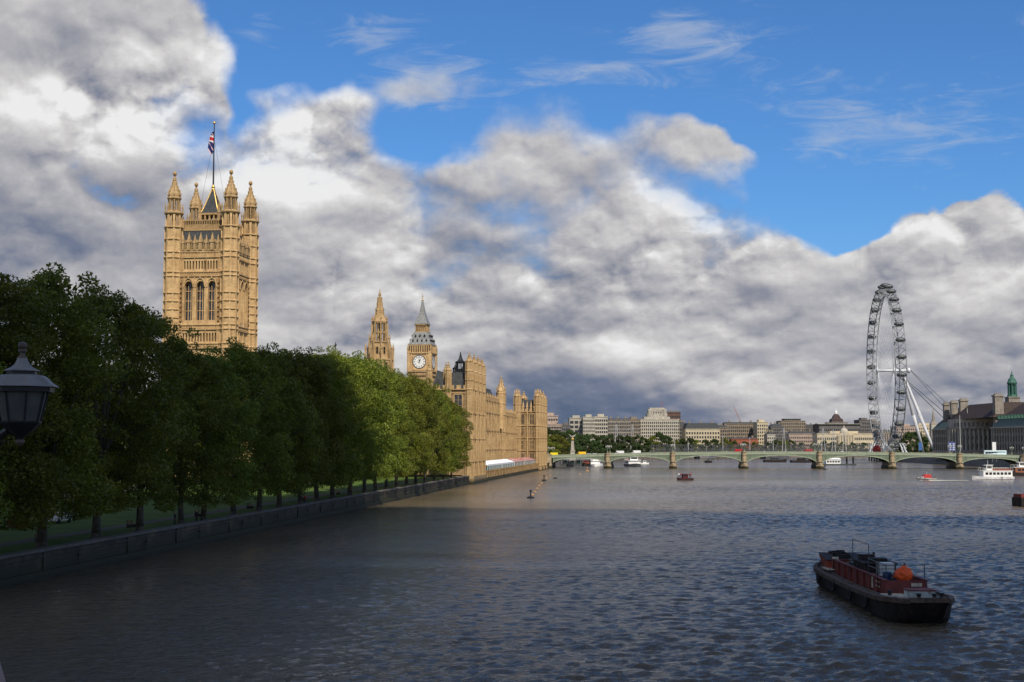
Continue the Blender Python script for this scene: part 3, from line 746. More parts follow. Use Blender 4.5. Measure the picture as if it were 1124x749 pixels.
up_m = b.mesh('upper_lantern', gold_d)
b = MB(); h = vz(188) - zB
b.lathe(0, 0, [(rr, zB + .35 + h*q) for rr, q in ((2.0, 0), (2.12, .06), (2.05, .14), (1.7, .25), (1.15, .36), (.75, .5), (.42, .66), (.26, .82), (.22, .88))], 8, PI/8)
for rr, q in ((2.1, .10), (1.75, .24), (1.15, .37), (.72, .52), (.45, .66)):
    for k in range(8): a = PI/8 + k*PI/4; b.obox(rr*math.cos(a), rr*math.sin(a), zB+h*q, zB+h*q+.8, .34, .34, a)
b.ball((0, 0, zB + h*.93), .68, n=8, m=6); b.lathe(0, 0, [(.5, zB+h*.86), (.7, zB+h*.87), (.3, zB+h*.885)], 8); b.tube((0,0,zB+h*.95), (0,0,vz(187)), .1, .04, 5)
cap_m = b.mesh('cap', gold_d)
for x, y in ((-9.6,-9.6), (9.6,-9.6), (9.6,9.6), (-9.6,9.6)):
    t = place('turret', VT[0], vt, (x, y, 0)); place('upper_lantern', up_m, t); place('cap', cap_m, t)

# ------------------------------------------------------------------ palace on the river
pal = thing('riverside_palace', 'long honey-stone gothic palace with turreted end pavilions standing in the river', 'palace', (-13.5, 450, 0), R(-6.4))
def block(x0, x1, y0, y1, z0, z1, strings, bay, wins, name='wall', mat=gold_d, faces='SE', crenel=True, pinh=3.2, ribs=True):
    """stone block with string courses, buttress strips, crenels; wins = [(z, w, h)] on the faces asked for"""
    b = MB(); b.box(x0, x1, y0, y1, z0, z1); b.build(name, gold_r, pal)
    b = MB()
    for z in strings + [z1]:
        b.loft([[(x0-.55,y0-.55),(x1+.55,y0-.55),(x1+.55,y1+.55),(x0-.55,y1+.55)]]*2, [z-.1, z+.25]); b.loft([[(x0-.3,y0-.3),(x1+.3,y0-.3),(x1+.3,y1+.3),(x0-.3,y1+.3)]]*2, [z-1.3, z-1.05])
    def strip(x, y, sx, sy): b.box(x-sx/2, x+sx/2, y-sy/2, y+sy/2, z0, z1+.4)
    nS = max(1, round((x1-x0)/bay)); nE = max(1, round((y1-y0)/bay))
    if ribs:
        for k in range(nS*5+1):
            x = x0 + (x1-x0)*k/(nS*5); big_ = k % 5 == 0
            if 'S' in faces: b.box(x-(.35 if big_ else .12), x+(.35 if big_ else .12), y0-(.62 if big_ else .26), y0-.003, z0, z1+.3)
        for k in range(nE*5+1):
            y = y0 + (y1-y0)*k/(nE*5); big_ = k % 5 == 0
            if 'E' in faces: b.box(x1+.003, x1+(.7 if big_ else .26), y-(.35 if big_ else .12), y+(.35 if big_ else .12), z0, z1+.3)
    if crenel:
        def cren(xa, ya, xb, yb):
            n = int(math.hypot(xb-xa, yb-ya)/1.1)
            for k in range(n):
                if k % 2 == 0:
                    t0, t1 = k/n, (k+1)/n; xs = sorted((xa+(xb-xa)*t0, xa+(xb-xa)*t1)); ys = sorted((ya+(yb-ya)*t0, ya+(yb-ya)*t1))
                    b.box(xs[0]-.15, xs[1]+.15, ys[0]-.15, ys[1]+.15, z1+.2, z1+1.5)
        cren(x0, y0, x1, y0); cren(x1, y0, x1, y1); cren(x0, y1, x1, y1); cren(x0, y0, x0, y1)
    b.build('stone_trim', mat, pal)
    for z, w, h in wins:
        me = flatwin_mesh(w, h, GW, (1, 1), .08, .14)
        if 'S' in faces:
            for k in range(nS): yield_win.append(('S', me, (x0 + (x1-x0)*(k+.5)/nS, y0, z), 0.0))
        if 'E' in faces:
            for k in range(nE): yield_win.append(('E', me, (x1, y0 + (y1-y0)*(k+.5)/nE, z), PI/2))
    if pinh:
        pm = pinnacle_mesh(pinh, .6, mat)
        for k in range(nS+1):
            if 'S' in faces: PINS.append((pm, (x0 + (x1-x0)*k/nS, y0-.1, z1+.2)))
        for k in range(nE+1):
            if 'E' in faces: PINS.append((pm, (x1+.1, y0 + (y1-y0)*k/nE, z1+.2)))
yield_win = []; PINS = []
def pz(py, Y): return ZZ(py, Y)
# near pavilion
s_str = [pz(507, 452), pz(482, 452), pz(454, 452)]
block(-14, 0, 0, 30, 1.0, pz(428, 452), s_str, 4.9, [(pz(451,465), 2.0, 5.0), (pz(478,465), 2.0, 4.5), (pz(503,465), 1.8, 4.2)], faces='E', pinh=0)
def roof(x0, x1, y0, y1, z0, z1, inset, name='slate_roof', mat=slate, dorm=True):
    b = MB(); b.loft([[(x0,y0),(x1,y0),(x1,y1),(x0,y1)], [(x0+inset,y0+inset),(x1-inset,y0+inset),(x1-inset,y1-inset),(x0+inset,y1-inset)]], [z0, z1])
    n = int((y1-y0-2*inset)/.6)
    for k in range(n): y = y0+inset+k*.6; b.box(x0+inset-.03, x0+inset+.05, y, y+.12, z1, z1+.7); b.box(x1-inset-.05, x1-inset+.03, y, y+.12, z1, z1+.7)
    n = int((x1-x0-2*inset)/.6)
    for k in range(n): x = x0+inset+k*.6; b.box(x, x+.12, y0+inset-.03, y0+inset+.05, z1, z1+.7)
    if dorm:
        for k in range(3): 
            x = x0 + (x1-x0)*(k+.5)/3; b.box(x-.5, x+.5, y0+.3, y0+1.6, z0+.5, z0+2.3); b.loft([[(x-.6,y0+.3),(x+.6,y0+.3),(x+.6,y0+1.9),(x-.6,y0+1.9)], [(x-.02,y0+.3),(x+.02,y0+.3),(x+.02,y0+1.9),(x-.02,y0+1.9)]], [z0+2.3, z0+3.4])
    b.build(name, mat, pal)
roof(-13.4, -.6, 1.2, 29, pz(427, 455), pz(409, 455), 1.6)
# south-face windows of the near pavilion
w1 = flatwin_mesh(2.5, 5.3, GW, (1, 2), .10, .25)
for x in (-4.25, -10.5):
    for z in (pz(451, 450), pz(478, 450), pz(503, 450)): yield_win.append(('S', w1, (x, 0, z), 0))
NT = turret_mesh('turret', 1.35, .5, pz(399, 455), pz(388, 455), s_str + [pz(428, 455), pz(418, 455), pz(408, 455)], 0, gold_d)
NT2 = turret_mesh('turret', 1.0, .5, pz(408, 452), pz(397, 452), s_str + [pz(428, 455)], 0, gold_d)
for x, y in ((-.6, .3), (-.4, 10.2), (-.4, 20), (-.4, 29.6)): put_turret(NT, pal, x, y)
put_turret(NT2, pal, -7.5, -.1); put_turret(NT2, pal, -14, 0); put_turret(NT2, pal, -8.7, 2.5)
def vent(x, y, z0, z1, r):
    b = MB(); h = z1-z0
    b.loft([octo(0,0,r*.6)]*2, [z0-1.5, z0+h*.12]); 
    for k in range(8): a = k*PI/4; b.obox(r*.85*math.cos(a), r*.85*math.sin(a), z0, z0+h*.42, .22, .22, a)
    b.loft([octo(0,0,r*1.0)]*2, [z0+h*.08, z0+h*.13]); b.lathe(0, 0, [(r*1.1, z0+h*.42), (r*1.15, z0+h*.47), (r*.55, z0+h*.56), (r*.3, z0+h*.7), (.08, z0+h)], 8, PI/8)
    return b.build('ventilator', black, pal, loc=(x, y, 0))
vent(-5.0, 10, pz(408, 460), pz(386, 460), 1.7); vent(-9, 24, pz(409, 475), pz(399, 475), .9); 
# recessed river range on the terrace
wins3 = [(5.6, 1.7, 4.0), (12.3, 1.7, 5.6), (20.2, 1.7, 4.0)]
block(-30, -11, 30.6, 95, 1, 26.5, [10.5, 18.4], 5.37, wins3, faces='E')
block(-30, -10.6, 95, 177, 1, 31.4, [10.8, 18.8, 26.3], 5.47, wins3 + [(27.0, 1.5, 2.6)], faces='E')
block(-30, -11, 177, 239.5, 1, 26.4, [10.5, 18.4], 5.2, wins3, faces='E')
roof(-29, -12, 100, 172, 31.0, 37.0, 3.0); roof(-29, -13, 32, 94, 26.2, 30.4, 4.0, dorm=False); roof(-29, -13, 178, 239, 26.2, 30.6, 4.0, dorm=False)
CT = turret_mesh('turret', 2.1, 1, pz(428, 610), pz(412, 610), [10.8, 18.8, 26.3, 31.4, 36], 0, gold_d)
for y in (97.5, 171): put_turret(CT, pal, -10.6, y)
CT2 = turret_mesh('turret', 1.3, 20, pz(430, 610), pz(415, 610), [31.4, 36], 0)
for y in (103.5, 165, 174): put_turret(CT2, pal, -10.2, y)
vent(-20, 120, pz(425, 575), pz(414, 575), 1.2); vent(-13.5, 196, pz(453, 645), pz(435, 645), 1.3); vent(-17, 215, pz(456, 660), pz(440, 660), 1.0)
# north pavilion
Yn = 688
n_str = [pz(512, Yn)+.3, pz(495, Yn), pz(481, Yn), pz(467.5, Yn)]
block(-11, 0, 240, 271, .5, pz(452, Yn), n_str, 5.2, [(pz(493, Yn), 1.8, 4.6), (pz(479.5, Yn), 1.8, 4.9)], faces='SE', pinh=0)
w2 = flatwin_mesh(2.3, 5.2, GW, (1, 1), .10, .2)
for x in (-8.3, -3.0):
    for z in (pz(511, Yn)+.6, pz(493.5, Yn), pz(478.5, Yn), pz(465.7, Yn)): yield_win.append(('S', w2, (x, 240, z), 0))
block(-30, -11, 239.8, 271, .5, pz(453, Yn), n_str, 5.2, [], faces='N', pinh=0)
roof(-10.3, -.7, 241.5, 270, pz(451, Yn), pz(439, Yn), 1.5)
NP = turret_mesh('turret', 2.0, .3, pz(436, Yn), pz(427, Yn), n_str + [pz(452, Yn), pz(444, Yn)], 0, gold_d)
for x, y in ((-10.6, 240), (-.3, 240.3), (-.3, 255.5), (-.3, 270.8), (-10.6, 270.8)): put_turret(NP, pal, x, y)
NP2 = pinnacle_mesh(6.0, .8)
for x in (-9.2, -7.6, -5.6, -3.6, -1.9): PINS.append((NP2, (x, 240-.2, pz(452, Yn)-.4)))
for dx_ in (-1.2, -.4, .5, 1.3):
    for X0 in (-10.6, -.3): PINS.append((pinnacle_mesh(3.6, .45), (X0+dx_, 240.3-.9, pz(434.5, Yn))))
# ranges behind: link to the square tower and roofs
block(-88, -14.2, 2, 26, 1, 21, [9, 15], 5.5, [(4.5, 1.8, 3.6), (10.5, 1.8, 3.8), (16.2, 1.8, 3.4)], faces='S', pinh=2.6)
roof(-87, -30.4, 4, 25, 20.8, 26, 5)
# lower ranges behind, with slate roofs and chimneys
block(-70, -31, 60, 130, 1, 22, [12], 6, [], faces='', pinh=0); roof(-69, -32, 61, 129, 21.8, 28, 9, dorm=False)
b = MB(); b.loft([octo(0,0,3.2)]*2, [18, pz(419, 650)]); b.lathe(0, 0, [(3.5, pz(419, 650)), (3.3, pz(417, 650)), (1.9, pz(409, 650)), (.9, pz(404, 650)), (.1, pz(400, 650))], 8, PI/8)
b.build('slate_turret', slate, pal, loc=(-32.2, 200, 0))
b = MB(); b.tube((0,0,20), (0,0,pz(376.5, 560)), .35, .18, 6); b.ball((0, 0, pz(379.5, 560)), .5, n=8, m=5); b.build('roof_spike', black, pal, loc=(-70.2, 100, 0))
# windows and pinnacles: at most a hundred of each as parts, the farthest merged
yield_win.sort(key=lambda w: (w[0] != 'S', w[2][1]))
for f_, me, loc, rz in yield_win[:100]: place('window', me, pal, loc, rz)
def merged(name, items, parent, mats):
    b = MB()
    for it in items:
        me, loc = it[0], it[1]; rz = it[2] if len(it) > 2 else 0
        M = Matrix.Translation(loc) @ Matrix.Rotation(rz, 4, 'Z'); base = len(b.v)
        for v in me.vertices: b.v.append(tuple(M @ v.co))
        for p in me.polygons: b.f.append([base + i for i in p.vertices]); b.mi.append(p.material_index)
    o = b.build(name, mats, parent); tag(o, kind='stuff'); return o
rest = yield_win[100:]
if rest: merged('windows', [(m_, l_, r_) for _, m_, l_, r_ in rest], pal, GW)
PINS.sort(key=lambda p: p[1][1])
for pm, loc in PINS[:100]: place('pinnacle', pm, pal, loc)
if PINS[100:]: merged('pinnacles', PINS[100:], pal, [gold])
# terrace with its river wall and parapet
b = MB(); b.box(-11, -.6, 30.8, 239.5, -3, 2.5); b.box(-.6, 0, 30.8, 239.5, -3, 2.6); b.box(0, .5, 30.8, 239.5, -3, .7)
b.build('terrace_wall', terr_m, pal)
b = MB(); y = 31.5
while y < 239:
    b.box(-.5, .35, y-.3, y+.3, 1.2, 3.75); y += 5.0
b.box(-.4, .1, 31, 239, 3.2, 3.4); b.box(-.3, -.05, 31, 239, 2.6, 2.9)
y = 31.5
while y < 239: b.box(-.28, -.08, y-.1, y+.1, 2.9, 3.2); y += .5; b.build('terrace_parapet', gold, pal)
b = MB(); b.box(-15, 1.2, -1.2, 30.6, -3, 2.6); b.box(-12, 1.2, 239.7, 273, -3, 2.2); b.build('pavilion_plinth', terr_m, pal)

# marquees on the terrace
def marquee(y0, y1, x0, x1, label, group, top, wall_m_, stripe=None):
    M = Matrix.Translation((-13.5, 450, 0)) @ Matrix.Rotation(R(-6.4), 4, 'Z')
    t = thing('marquee', label, 'marquee', M @ Vector(((x0+x1)/2, (y0+y1)/2, 2.5)), R(-6.4), group)
    w, l = (x1-x0)/2, (y1-y0)/2
    n = max(1, int(l*2/6)); b = MB()
    for k in range(n):
        ya, yb = -l + 2*l*k/n, -l + 2*l*(k+1)/n
        b.loft([[(-w,ya),(w,ya),(w,yb),(-w,yb)], [(-w*.1,(ya+yb)/2-.8),(w*.1,(ya+yb)/2-.8),(w*.1,(ya+yb)/2+.8),(-w*.1,(ya+yb)/2+.8)]], [3.1, 4.3])
        b.box(-w-.02, -w+.02, ya, yb, 2.7, 3.1); b.box(w-.02, w+.02, ya, yb, 2.6, 3.1)
    b.build('canopy', top, t)
    b = MB()
    for k in range(n*2): ya = -l + l*k/n; b.box(w-.12, w-.06, ya+.25, ya+l/n-.05, .3, 2.6)
    b.box(-w+.1, w-.2, -l+.06, -l+.1, .2, 2.1)
    b.build('side_wall', wall_m_, t)
    b = MB()
    for x in (-w, w): b.box(x-.05, x+.05, -l, l, 3.0, 3.12)
    for k in range(n+1):
        y = -l + 2*l*k/n; b.box(-w, w, y-.05, y+.05, 3.0, 3.1)
        for x in (-w, w): b.box(x-.06, x+.06, y-.07, y+.07, 0, 3.1)
    b.build('frame', white_p, t)
canvas = simple('white_canvas', (.72, .75, .80), .8, .08, .6); canvas_r = simple('red_canvas', (.33, .13, .11), .85, .25, .3, dirt=(.6, .55, .5), dirtamt=.9)
tealp = simple('teal_panel', (.05, .13, .14), .3, .3, .4); dkgl = simple('dark_green_panel', (.02, .035, .03), .3, .4, .4)
marquee(52, 96, -7.5, -1.2, 'long white canvas marquee with teal side panels at the near end of the river terrace', None, canvas, tealp)
marquee(97, 140, -7.5, -1.2, 'white canvas marquee with teal side panels midway along the river terrace', None, canvas, tealp)
marquee(142, 184, -7.5, -1.2, 'faded red and white awning over dark panels on the river terrace', None, canvas_r, dkgl)
marquee(186, 234, -7.5, -1.2, 'red awning over dark panels at the far end of the river terrace', None, canvas_r, dkgl)

# ------------------------------------------------------------------ octagonal spire tower
Yc = 600; cz = lambda py: ZZ(py, Yc)
ct = thing('spire_tower', 'slender octagonal honey-stone tower with a tall crocketed spire behind the trees', 'tower', (XX(416.5, Yc, 380), Yc, 0), R(-8))
b = MB()
b.loft([octo(0,0,6.0)]*2, [3, cz(395)]); b.loft([octo(0,0,6.3)]*2, [cz(396), cz(394.6)])
b.loft([octo(0,0,5.0), octo(0,0,4.2), octo(0,0,3.7)], [cz(395), cz(386), cz(376)])
for k in range(8):
    a = PI/8+k*PI/4
    for rr, z0_, z1_, w_ in ((6.1, 3, cz(384), .8), (4.5, cz(394), cz(376), .6), (3.55, cz(377), cz(356), .5)): b.obox(rr*math.cos(a), rr*math.sin(a), z0_, z1_, w_, w_, a)
b.loft([octo(0,0,4.1)]*2, [cz(376.5), cz(375)])
b.build('wall', gold_d, ct)
b = MB()
b.loft([octo(0,0,1.2)]*2, [cz(376), cz(350)])
for k in range(8):
    a = PI/8+k*PI/4; b.obox(3.2*math.cos(a), 3.2*math.sin(a), cz(376), cz(352), .55, .55, a)
    a = k*PI/4; b.obox(3.0*math.cos(a), 3.0*math.sin(a), cz(376), cz(353), .2, .2, a); b.obox(2.95*math.cos(a), 2.95*math.sin(a), cz(366), cz(364.5), .3, 2.3, a)
b.loft([octo(0,0,3.5), octo(0,0,3.7), octo(0,0,3.4)], [cz(355), cz(353), cz(351.5)])
b.build('lantern', gold_d, ct)
b = MB(); b.lathe(0, 0, [(3.35, cz(352)), (2.6, cz(349)), (1.95, cz(345)), (1.9, cz(340.5)), (1.55, cz(339)), (1.25, cz(333)), (1.1, cz(329)), (.62, cz(328)), (.3, cz(322)), (.06, cz(316.5))], 8, PI/8)
for z_, rr in ((346, 2.0), (341, 1.95), (335, 1.3), (329, 1.05), (325, .5)):
    for k in range(8): a = PI/8+k*PI/4; b.obox(rr*math.cos(a), rr*math.sin(a), cz(z_), cz(z_)+1.0, .25, .25, a)
b.build('spire', gold_d, ct)
pA = pinnacle_mesh(cz(377)-cz(390), .75, gold_d); pB = pinnacle_mesh(cz(365)-cz(377), .55, gold_d); pC = pinnacle_mesh(cz(346)-cz(354), .42, gold_d)
for k in range(8):
    a = PI/8+k*PI/4; place('pinnacle', pA, ct, (6.1*math.cos(a), 6.1*math.sin(a), cz(389))); place('pinnacle', pB, ct, (4.5*math.cos(a), 4.5*math.sin(a), cz(377)));  place('pinnacle', pC, ct, (3.4*math.cos(a), 3.4*math.sin(a), cz(354)))
wm_ = flatwin_mesh(1.5, 7.0, [glass_d, gold_d], (1, 1), .06, .2)
for k in range(8): a = k*PI/4; ap = 6.0*math.cos(PI/8); place('window', wm_, ct, (ap*math.cos(a), ap*math.sin(a), cz(416)), a + PI/2)
wm_ = flatwin_mesh(.9, 3.0, [glass_d, gold_d], (0, 1), .06, .15)
for k in range(8): a = k*PI/4; ap = 4.3*math.cos(PI/8)+.15; place('window', wm_, ct, (ap*math.cos(a), ap*math.sin(a), cz(389)), a + PI/2)

# ------------------------------------------------------------------ clock tower
Yb = 775; bz = lambda py: ZZ(py, Yb)
bt = thing('clock_tower', 'tall square gothic clock tower with white dials and a pointed iron spire', 'clock tower', (XX(463.5, Yb, 400), Yb, 0), R(-11))
b = MB(); b.loft([sq(5.9)]*2, [3, bz(413)])
for k in range(4):
    T = rotT(5.9, k)
    panel_ribs(b, T, [-5.3, -4.4, -2.9, -1.45, 0, 1.45, 2.9, 4.4, 5.3], 3.2, bz(415), .28, .35)
    for zy in (425, 436, 447, 458, 470): Tbox(b, T, -5.95, 5.95, .003, .45, bz(zy)-.2, bz(zy)+.2)
    for x in (-5.2, 5.2): Tbox(b, T, x-.75, x+.75, .36, .6, 3.2, bz(414))
b.build('shaft', gold_d, bt)
b = MB(); b.loft([sq(5.95), sq(6.5), sq(6.5)], [bz(414.5), bz(412.5), bz(408.5)])
for k in range(4):
    T = rotT(6.5, k)
    for j in range(13): u = -6 + j; Tbox(b, T, u-.2, u+.2, -.3, .28, bz(413), bz(409.5))
b.build('corbel_table', gold_d, bt)
b = MB(); b.loft([sq(6.55)]*2, [bz(408.5), bz(387.5)])
zc_ = bz(398)
for k in range(4):
    T = rotT(6.55, k)
    for u in (-6.0, 6.0): Tbox(b, T, u-.75, u+.75, .003, .55, bz(409), bz(386.5))
    for z_ in (bz(408.3), bz(388.2)): Tbox(b, T, -6.75, 6.75, .003, .65, z_-.25, z_+.3)
    for (u0, u1, z0_, z1_) in ((-4.7, 4.7, zc_+4.25, zc_+4.75), (-4.7, 4.7, zc_-4.75, zc_-4.25), (-4.75, -4.25, zc_-4.25, zc_+4.25), (4.25, 4.75, zc_-4.25, zc_+4.25)): Tbox(b, T, u0, u1, .003, .35, z0_, z1_)
b.build('clock_stage', gold, bt)
dial = newmat('opal_dial'); prin(dial, (.78, .77, .72), .35)
numm = simple('dial_iron', (.02, .025, .05), .5, .1, 2)
def disc(mb, T, r, d, n=40, c=(0, 0), r0=0.0):
    ring = [T(c[0] + r*math.cos(2*PI*j/n), d, c[1] + r*math.sin(2*PI*j/n)) for j in range(n)]
    if r0 <= 0: mb.face(ring)
    else:
        inn = [T(c[0] + r0*math.cos(2*PI*j/n), d, c[1] + r0*math.sin(2*PI*j/n)) for j in range(n)]
        for j in range(n): mb.face([ring[j], ring[(j+1) % n], inn[(j+1) % n], inn[j]])
for k in range(4):
    T = rotT(6.55, k); T0 = lambda u, d, z, T=T: T(u, d, z + zc_)
    b = MB(); disc(b, T0, 3.65, .12); cf_ = b.build('clock_face', dial, bt)
    b = MB(); disc(b, T0, 3.85, .20, r0=3.5); disc(b, T0, 2.62, .15, r0=2.50); disc(b, T0, 1.0, .15, r0=.9)
    for j in range(12):
        a = PI/2 - j*PI/6
        for q in (-.045, 0, .045): 
            p0 = T0(2.62*math.cos(a+q), .15, 2.62*math.sin(a+q)); p1 = T0(3.25*math.cos(a+q*.8), .15, 3.25*math.sin(a+q*.8)); b.tube(p0, p1, .055, .055, 4)
        b.tube(T0(1.0*math.cos(a), .14, 1.0*math.sin(a)), T0(2.5*math.cos(a), .14, 2.5*math.sin(a)), .025, .025, 4)
    for j in range(60): a = j*PI/30; b.tube(T0(3.3*math.cos(a), .15, 3.3*math.sin(a)), T0(3.48*math.cos(a), .15, 3.48*math.sin(a)), .04, .04, 4)
    b.build('numerals', numm, cf_)
    for ang, ln, wd in ((PI/2 - R(26), 1.95, .26), (PI/2 + R(2), 3.3, .17)):
        b = MB(); u = (math.cos(ang), math.sin(ang)); n_ = (-u[1], u[0])
        P_ = lambda s, w, d: T0(u[0]*s + n_[0]*w, d, u[1]*s + n_[1]*w)
        q0 = [P_(-.5, -wd, .24), P_(-.5, wd, .24), P_(ln, wd*.45, .24), P_(ln, -wd*.45, .24)]; q1 = [P_(-.5, -wd, .32), P_(-.5, wd, .32), P_(ln, wd*.45, .32), P_(ln, -wd*.45, .32)]
        b.loft([q0, q1], [0, 0]); b.build('hand', numm, cf_)
b = MB(); b.loft([sq(5.3)]*2, [bz(387.5), bz(379)])
b.m = 0
for k in range(4):
    T = rotT(5.3, k)
    for j in range(11): u = -5.2 + j*1.04; Tbox(b, T, u-.2, u+.2, .003, .8, bz(387.5), bz(379))
b.build('belfry_wall', glass_d, bt)
b = MB()
for k in range(4):
    T = rotT(5.3, k)
    for j in range(11): u = -5.2 + j*1.04; Tbox(b, T, u-.24, u+.24, .81, 1.05, bz(387.5), bz(379))
    Tbox(b, T, -6.3, 6.3, .4, 1.15, bz(380.2), bz(378.6))
b.build('belfry_arcade', gold, bt)
b = MB(); b.loft([sq(6.6), sq(6.3), sq(5.2), sq(4.3), sq(3.9)], [bz(379), bz(378), bz(373), bz(367), bz(365.3)]); rf = b.build('lower_roof', slate_l, bt)
dm = MB(); dm.m = 0; dm.box(-.32, .32, -.75, .3, 0, .9); dm.m = 1; dm.loft([[(-.42,-.82),(.42,-.82),(.42,.3),(-.42,.3)], [(-.02,-.82),(.02,-.82),(.02,.3),(-.02,.3)]], [.9, 1.6])
dmm = dm.mesh('dormer', [glass_d, slate_l])
for k in range(4):
    for zy, uu in ((375.5, (-3.9, -1.3, 1.3, 3.9)), (370.3, (-2.6, 0, 2.6))):
        T = rotT(5.55 if zy > 373 else 4.75, k)
        for u in uu: place('dormer', dmm, rf, T(u, 0, bz(zy)), k*PI/2)
b = MB(); b.loft([sq(2.6)]*2, [bz(365.3), bz(356)]); 
for k in range(4):
    T = rotT(2.6, k)
    for j in range(6): u = -2.9 + j*1.16; Tbox(b, T, u-.2, u+.2, .4, .75, bz(365.3), bz(356.3))
    Tbox(b, T, -3.6, 3.6, .1, 1.0, bz(365.8), bz(364.4)); Tbox(b, T, -3.6, 3.6, .1, 1.0, bz(357.6), bz(356.2))
b.build('lantern', giltm if False else gold_d, bt)
b = MB(); b.loft([sq(3.8), sq(3.5), sq(2.3), sq(1.5), sq(.85), sq(.35)], [bz(356.2), bz(355), bz(349), bz(343), bz(336), bz(330)]); b.build('spire', slate_l, bt)
b = MB(); b.tube((0,0,bz(331)), (0,0,bz(322)), .3, .07, 6); b.ball((0,0,bz(329.5)), .6, n=8, m=6); b.box(-.9, .9, -.05, .05, bz(325.6), bz(325.1)); b.build('finial', giltm, bt)
pq = pinnacle_mesh(bz(379)-bz(389), .9, gold_d)
for a_, c_ in ((-1,-1),(1,-1),(1,1),(-1,1)): place('pinnacle', pq, bt, (a_*6.6, c_*6.6, bz(388)))

# ------------------------------------------------------------------ road bridge
A = Vector((XX(604, 752, 500), 752)); B_ = Vector((XX(1122, 722, 500), 722))
BA = math.atan2(B_.y - A.y, B_.x - A.x); BL = (B_ - A).length
br = thing('road_bridge', 'low green iron bridge of seven flat arches on stone piers crossing the river', 'bridge', (A.x, A.y, 0), BA)
def bx(px):
    r = ray(px, 505)[0]; d = (B_ - A).normalized()
    return (A.x - r*A.y) / (r*d.y - d.x)
BW = 26.0
piers = [bx(p) for p in (604, 667, 738.6, 817, 899.8, 979.4, 1053.5, 1122)]
def pz_(x): u = (x - 128)/128; return 7.15 + 2.05*max(0, 1-u*u) if abs(u) < 1 else 7.15
b = MB()
N = 60; xs = [-40 + (BL+80)*k/N for k in range(N+1)]
for xa, xb in zip(xs, xs[1:]):
    za, zb = pz_(xa)-1.15, pz_(xb)-1.15
    b.loft([[(xa,0.2,za-.5),(xb,0.2,zb-.5),(xb,BW-.2,zb-.5),(xa,BW-.2,za-.5)], [(xa,0.2,za),(xb,0.2,zb),(xb,BW-.2,zb),(xa,BW-.2,za)]], [0,0])
b.build('deck', asphalt, br)
for side, y in (('near', 0), ('far', BW)):
    b = MB(); s_ = -1 if y == 0 else 1
    for xa, xb in zip(xs, xs[1:]):
        za, zb = pz_(xa), pz_(xb)
        for lo, hi, t0, t1 in ((-.18, 0, -.10, .22), (-1.05, -.18, .0, .10), (-1.5, -1.05, -.18, .3), (-1.72, -1.5, -.05, .15)):
            q = [(xa, y+s_*t0*-1 if 0 else y - .0 + (t0 if s_ < 0 else -t1), 0)]
            y0_, y1_ = (y + t0, y + t1) if s_ < 0 else (y - t1, y - t0)
            b.loft([[(xa,y0_,za+lo),(xb,y0_,zb+lo),(xb,y1_,zb+lo),(xa,y1_,za+lo)], [(xa,y0_,za+hi),(xb,y0_,zb+hi),(xb,y1_,zb+hi),(xa,y1_,za+hi)]], [0,0], cap0=True)
    k = 1
    while k < BL:
        b.box(k-.06, k+.06, y-.16 if s_ < 0 else y+.02, y-.02 if s_ < 0 else y+.16, pz_(k)-1.0, pz_(k)-.2); k += 1.3
    b.build('parapet', green_l, br)
for k in range(7):
    x0, x1 = piers[k]+1.45, piers[k+1]-1.45; c_, hw = (x0+x1)/2, (x1-x0)/2
    zs_ = 2.7; 
    def soff(x): u = (x-c_)/hw; return zs_ + (pz_(c_)-2.15 - zs_)*math.sqrt(max(0, 1-u*u))
    n = 28; X_ = [c_ - hw*math.cos(PI*j/n) for j in range(n+1)]
    b = MB(); b.m = 0
    for xa, xb in zip(X_, X_[1:]):
        b.face([(xa, .12, soff(xa)+.4), (xb, .12, soff(xb)+.4), (xb, .12, pz_(xb)-1.6), (xa, .12, pz_(xa)-1.6)])
        b.face([(xb, BW-.12, soff(xb)), (xa, BW-.12, soff(xa)), (xa, BW-.12, pz_(xa)-1.6), (xb, BW-.12, pz_(xb)-1.6)])
    # shields and ribs on the spandrels
    for s_ in (-1, 1):
        for q in range(5):
            x = c_ + s_*(hw - .9 - q*1.35); z0_ = soff(x)+.5; z1_ = pz_(x)-1.8
            if z1_ - z0_ > .3: b.box(x-.10, x+.10, -.02, .11, z0_, z1_)
        x = c_ + s_*(hw-1.6); r_ = .62; zc2 = (soff(x)+pz_(x)-1.8)/2+.3
        for q in range(12): a0, a1 = q*PI/6, (q+1)*PI/6; b.tube((x+r_*math.cos(a0), .02, zc2+r_*math.sin(a0)), (x+r_*math.cos(a1), .02, zc2+r_*math.sin(a1)), .1, .1, 4)
    sp = b.build('spandrel', green_p, br)
    b = MB()
    for y0_, y1_ in ((-.12, .35), (BW-.35, BW+.12)):
        for xa, xb in zip(X_, X_[1:]):
            za, zb = soff(xa), soff(xb)
            b.loft([[(xa,y0_,za-.02),(xb,y0_,zb-.02),(xb,y1_,zb-.02),(xa,y1_,za-.02)], [(xa,y0_,za+.42),(xb,y0_,zb+.42),(xb,y1_,zb+.42),(xa,y1_,za+.42)]], [0,0])
    b.build('arch_ring', green_l, br)
    b = MB()
    for j in range(9):
        y = 1.6 + j*(BW-3.2)/8
        for xa, xb in zip(X_, X_[1:]):
            za, zb = soff(xa), soff(xb)
            b.loft([[(xa,y-.12,za),(xb,y-.12,zb),(xb,y+.12,zb),(xa,y+.12,za)], [(xa,y-.12,za+.7),(xb,y-.12,zb+.7),(xb,y+.12,zb+.7),(xa,y+.12,za+.7)]], [0,0])
    b.build('arch_rib', green_p, br)
pier_m = algae_wall('pier_stone', (.42, .33, .21), (.32, .25, .16), .7, 1.8)
b = MB()
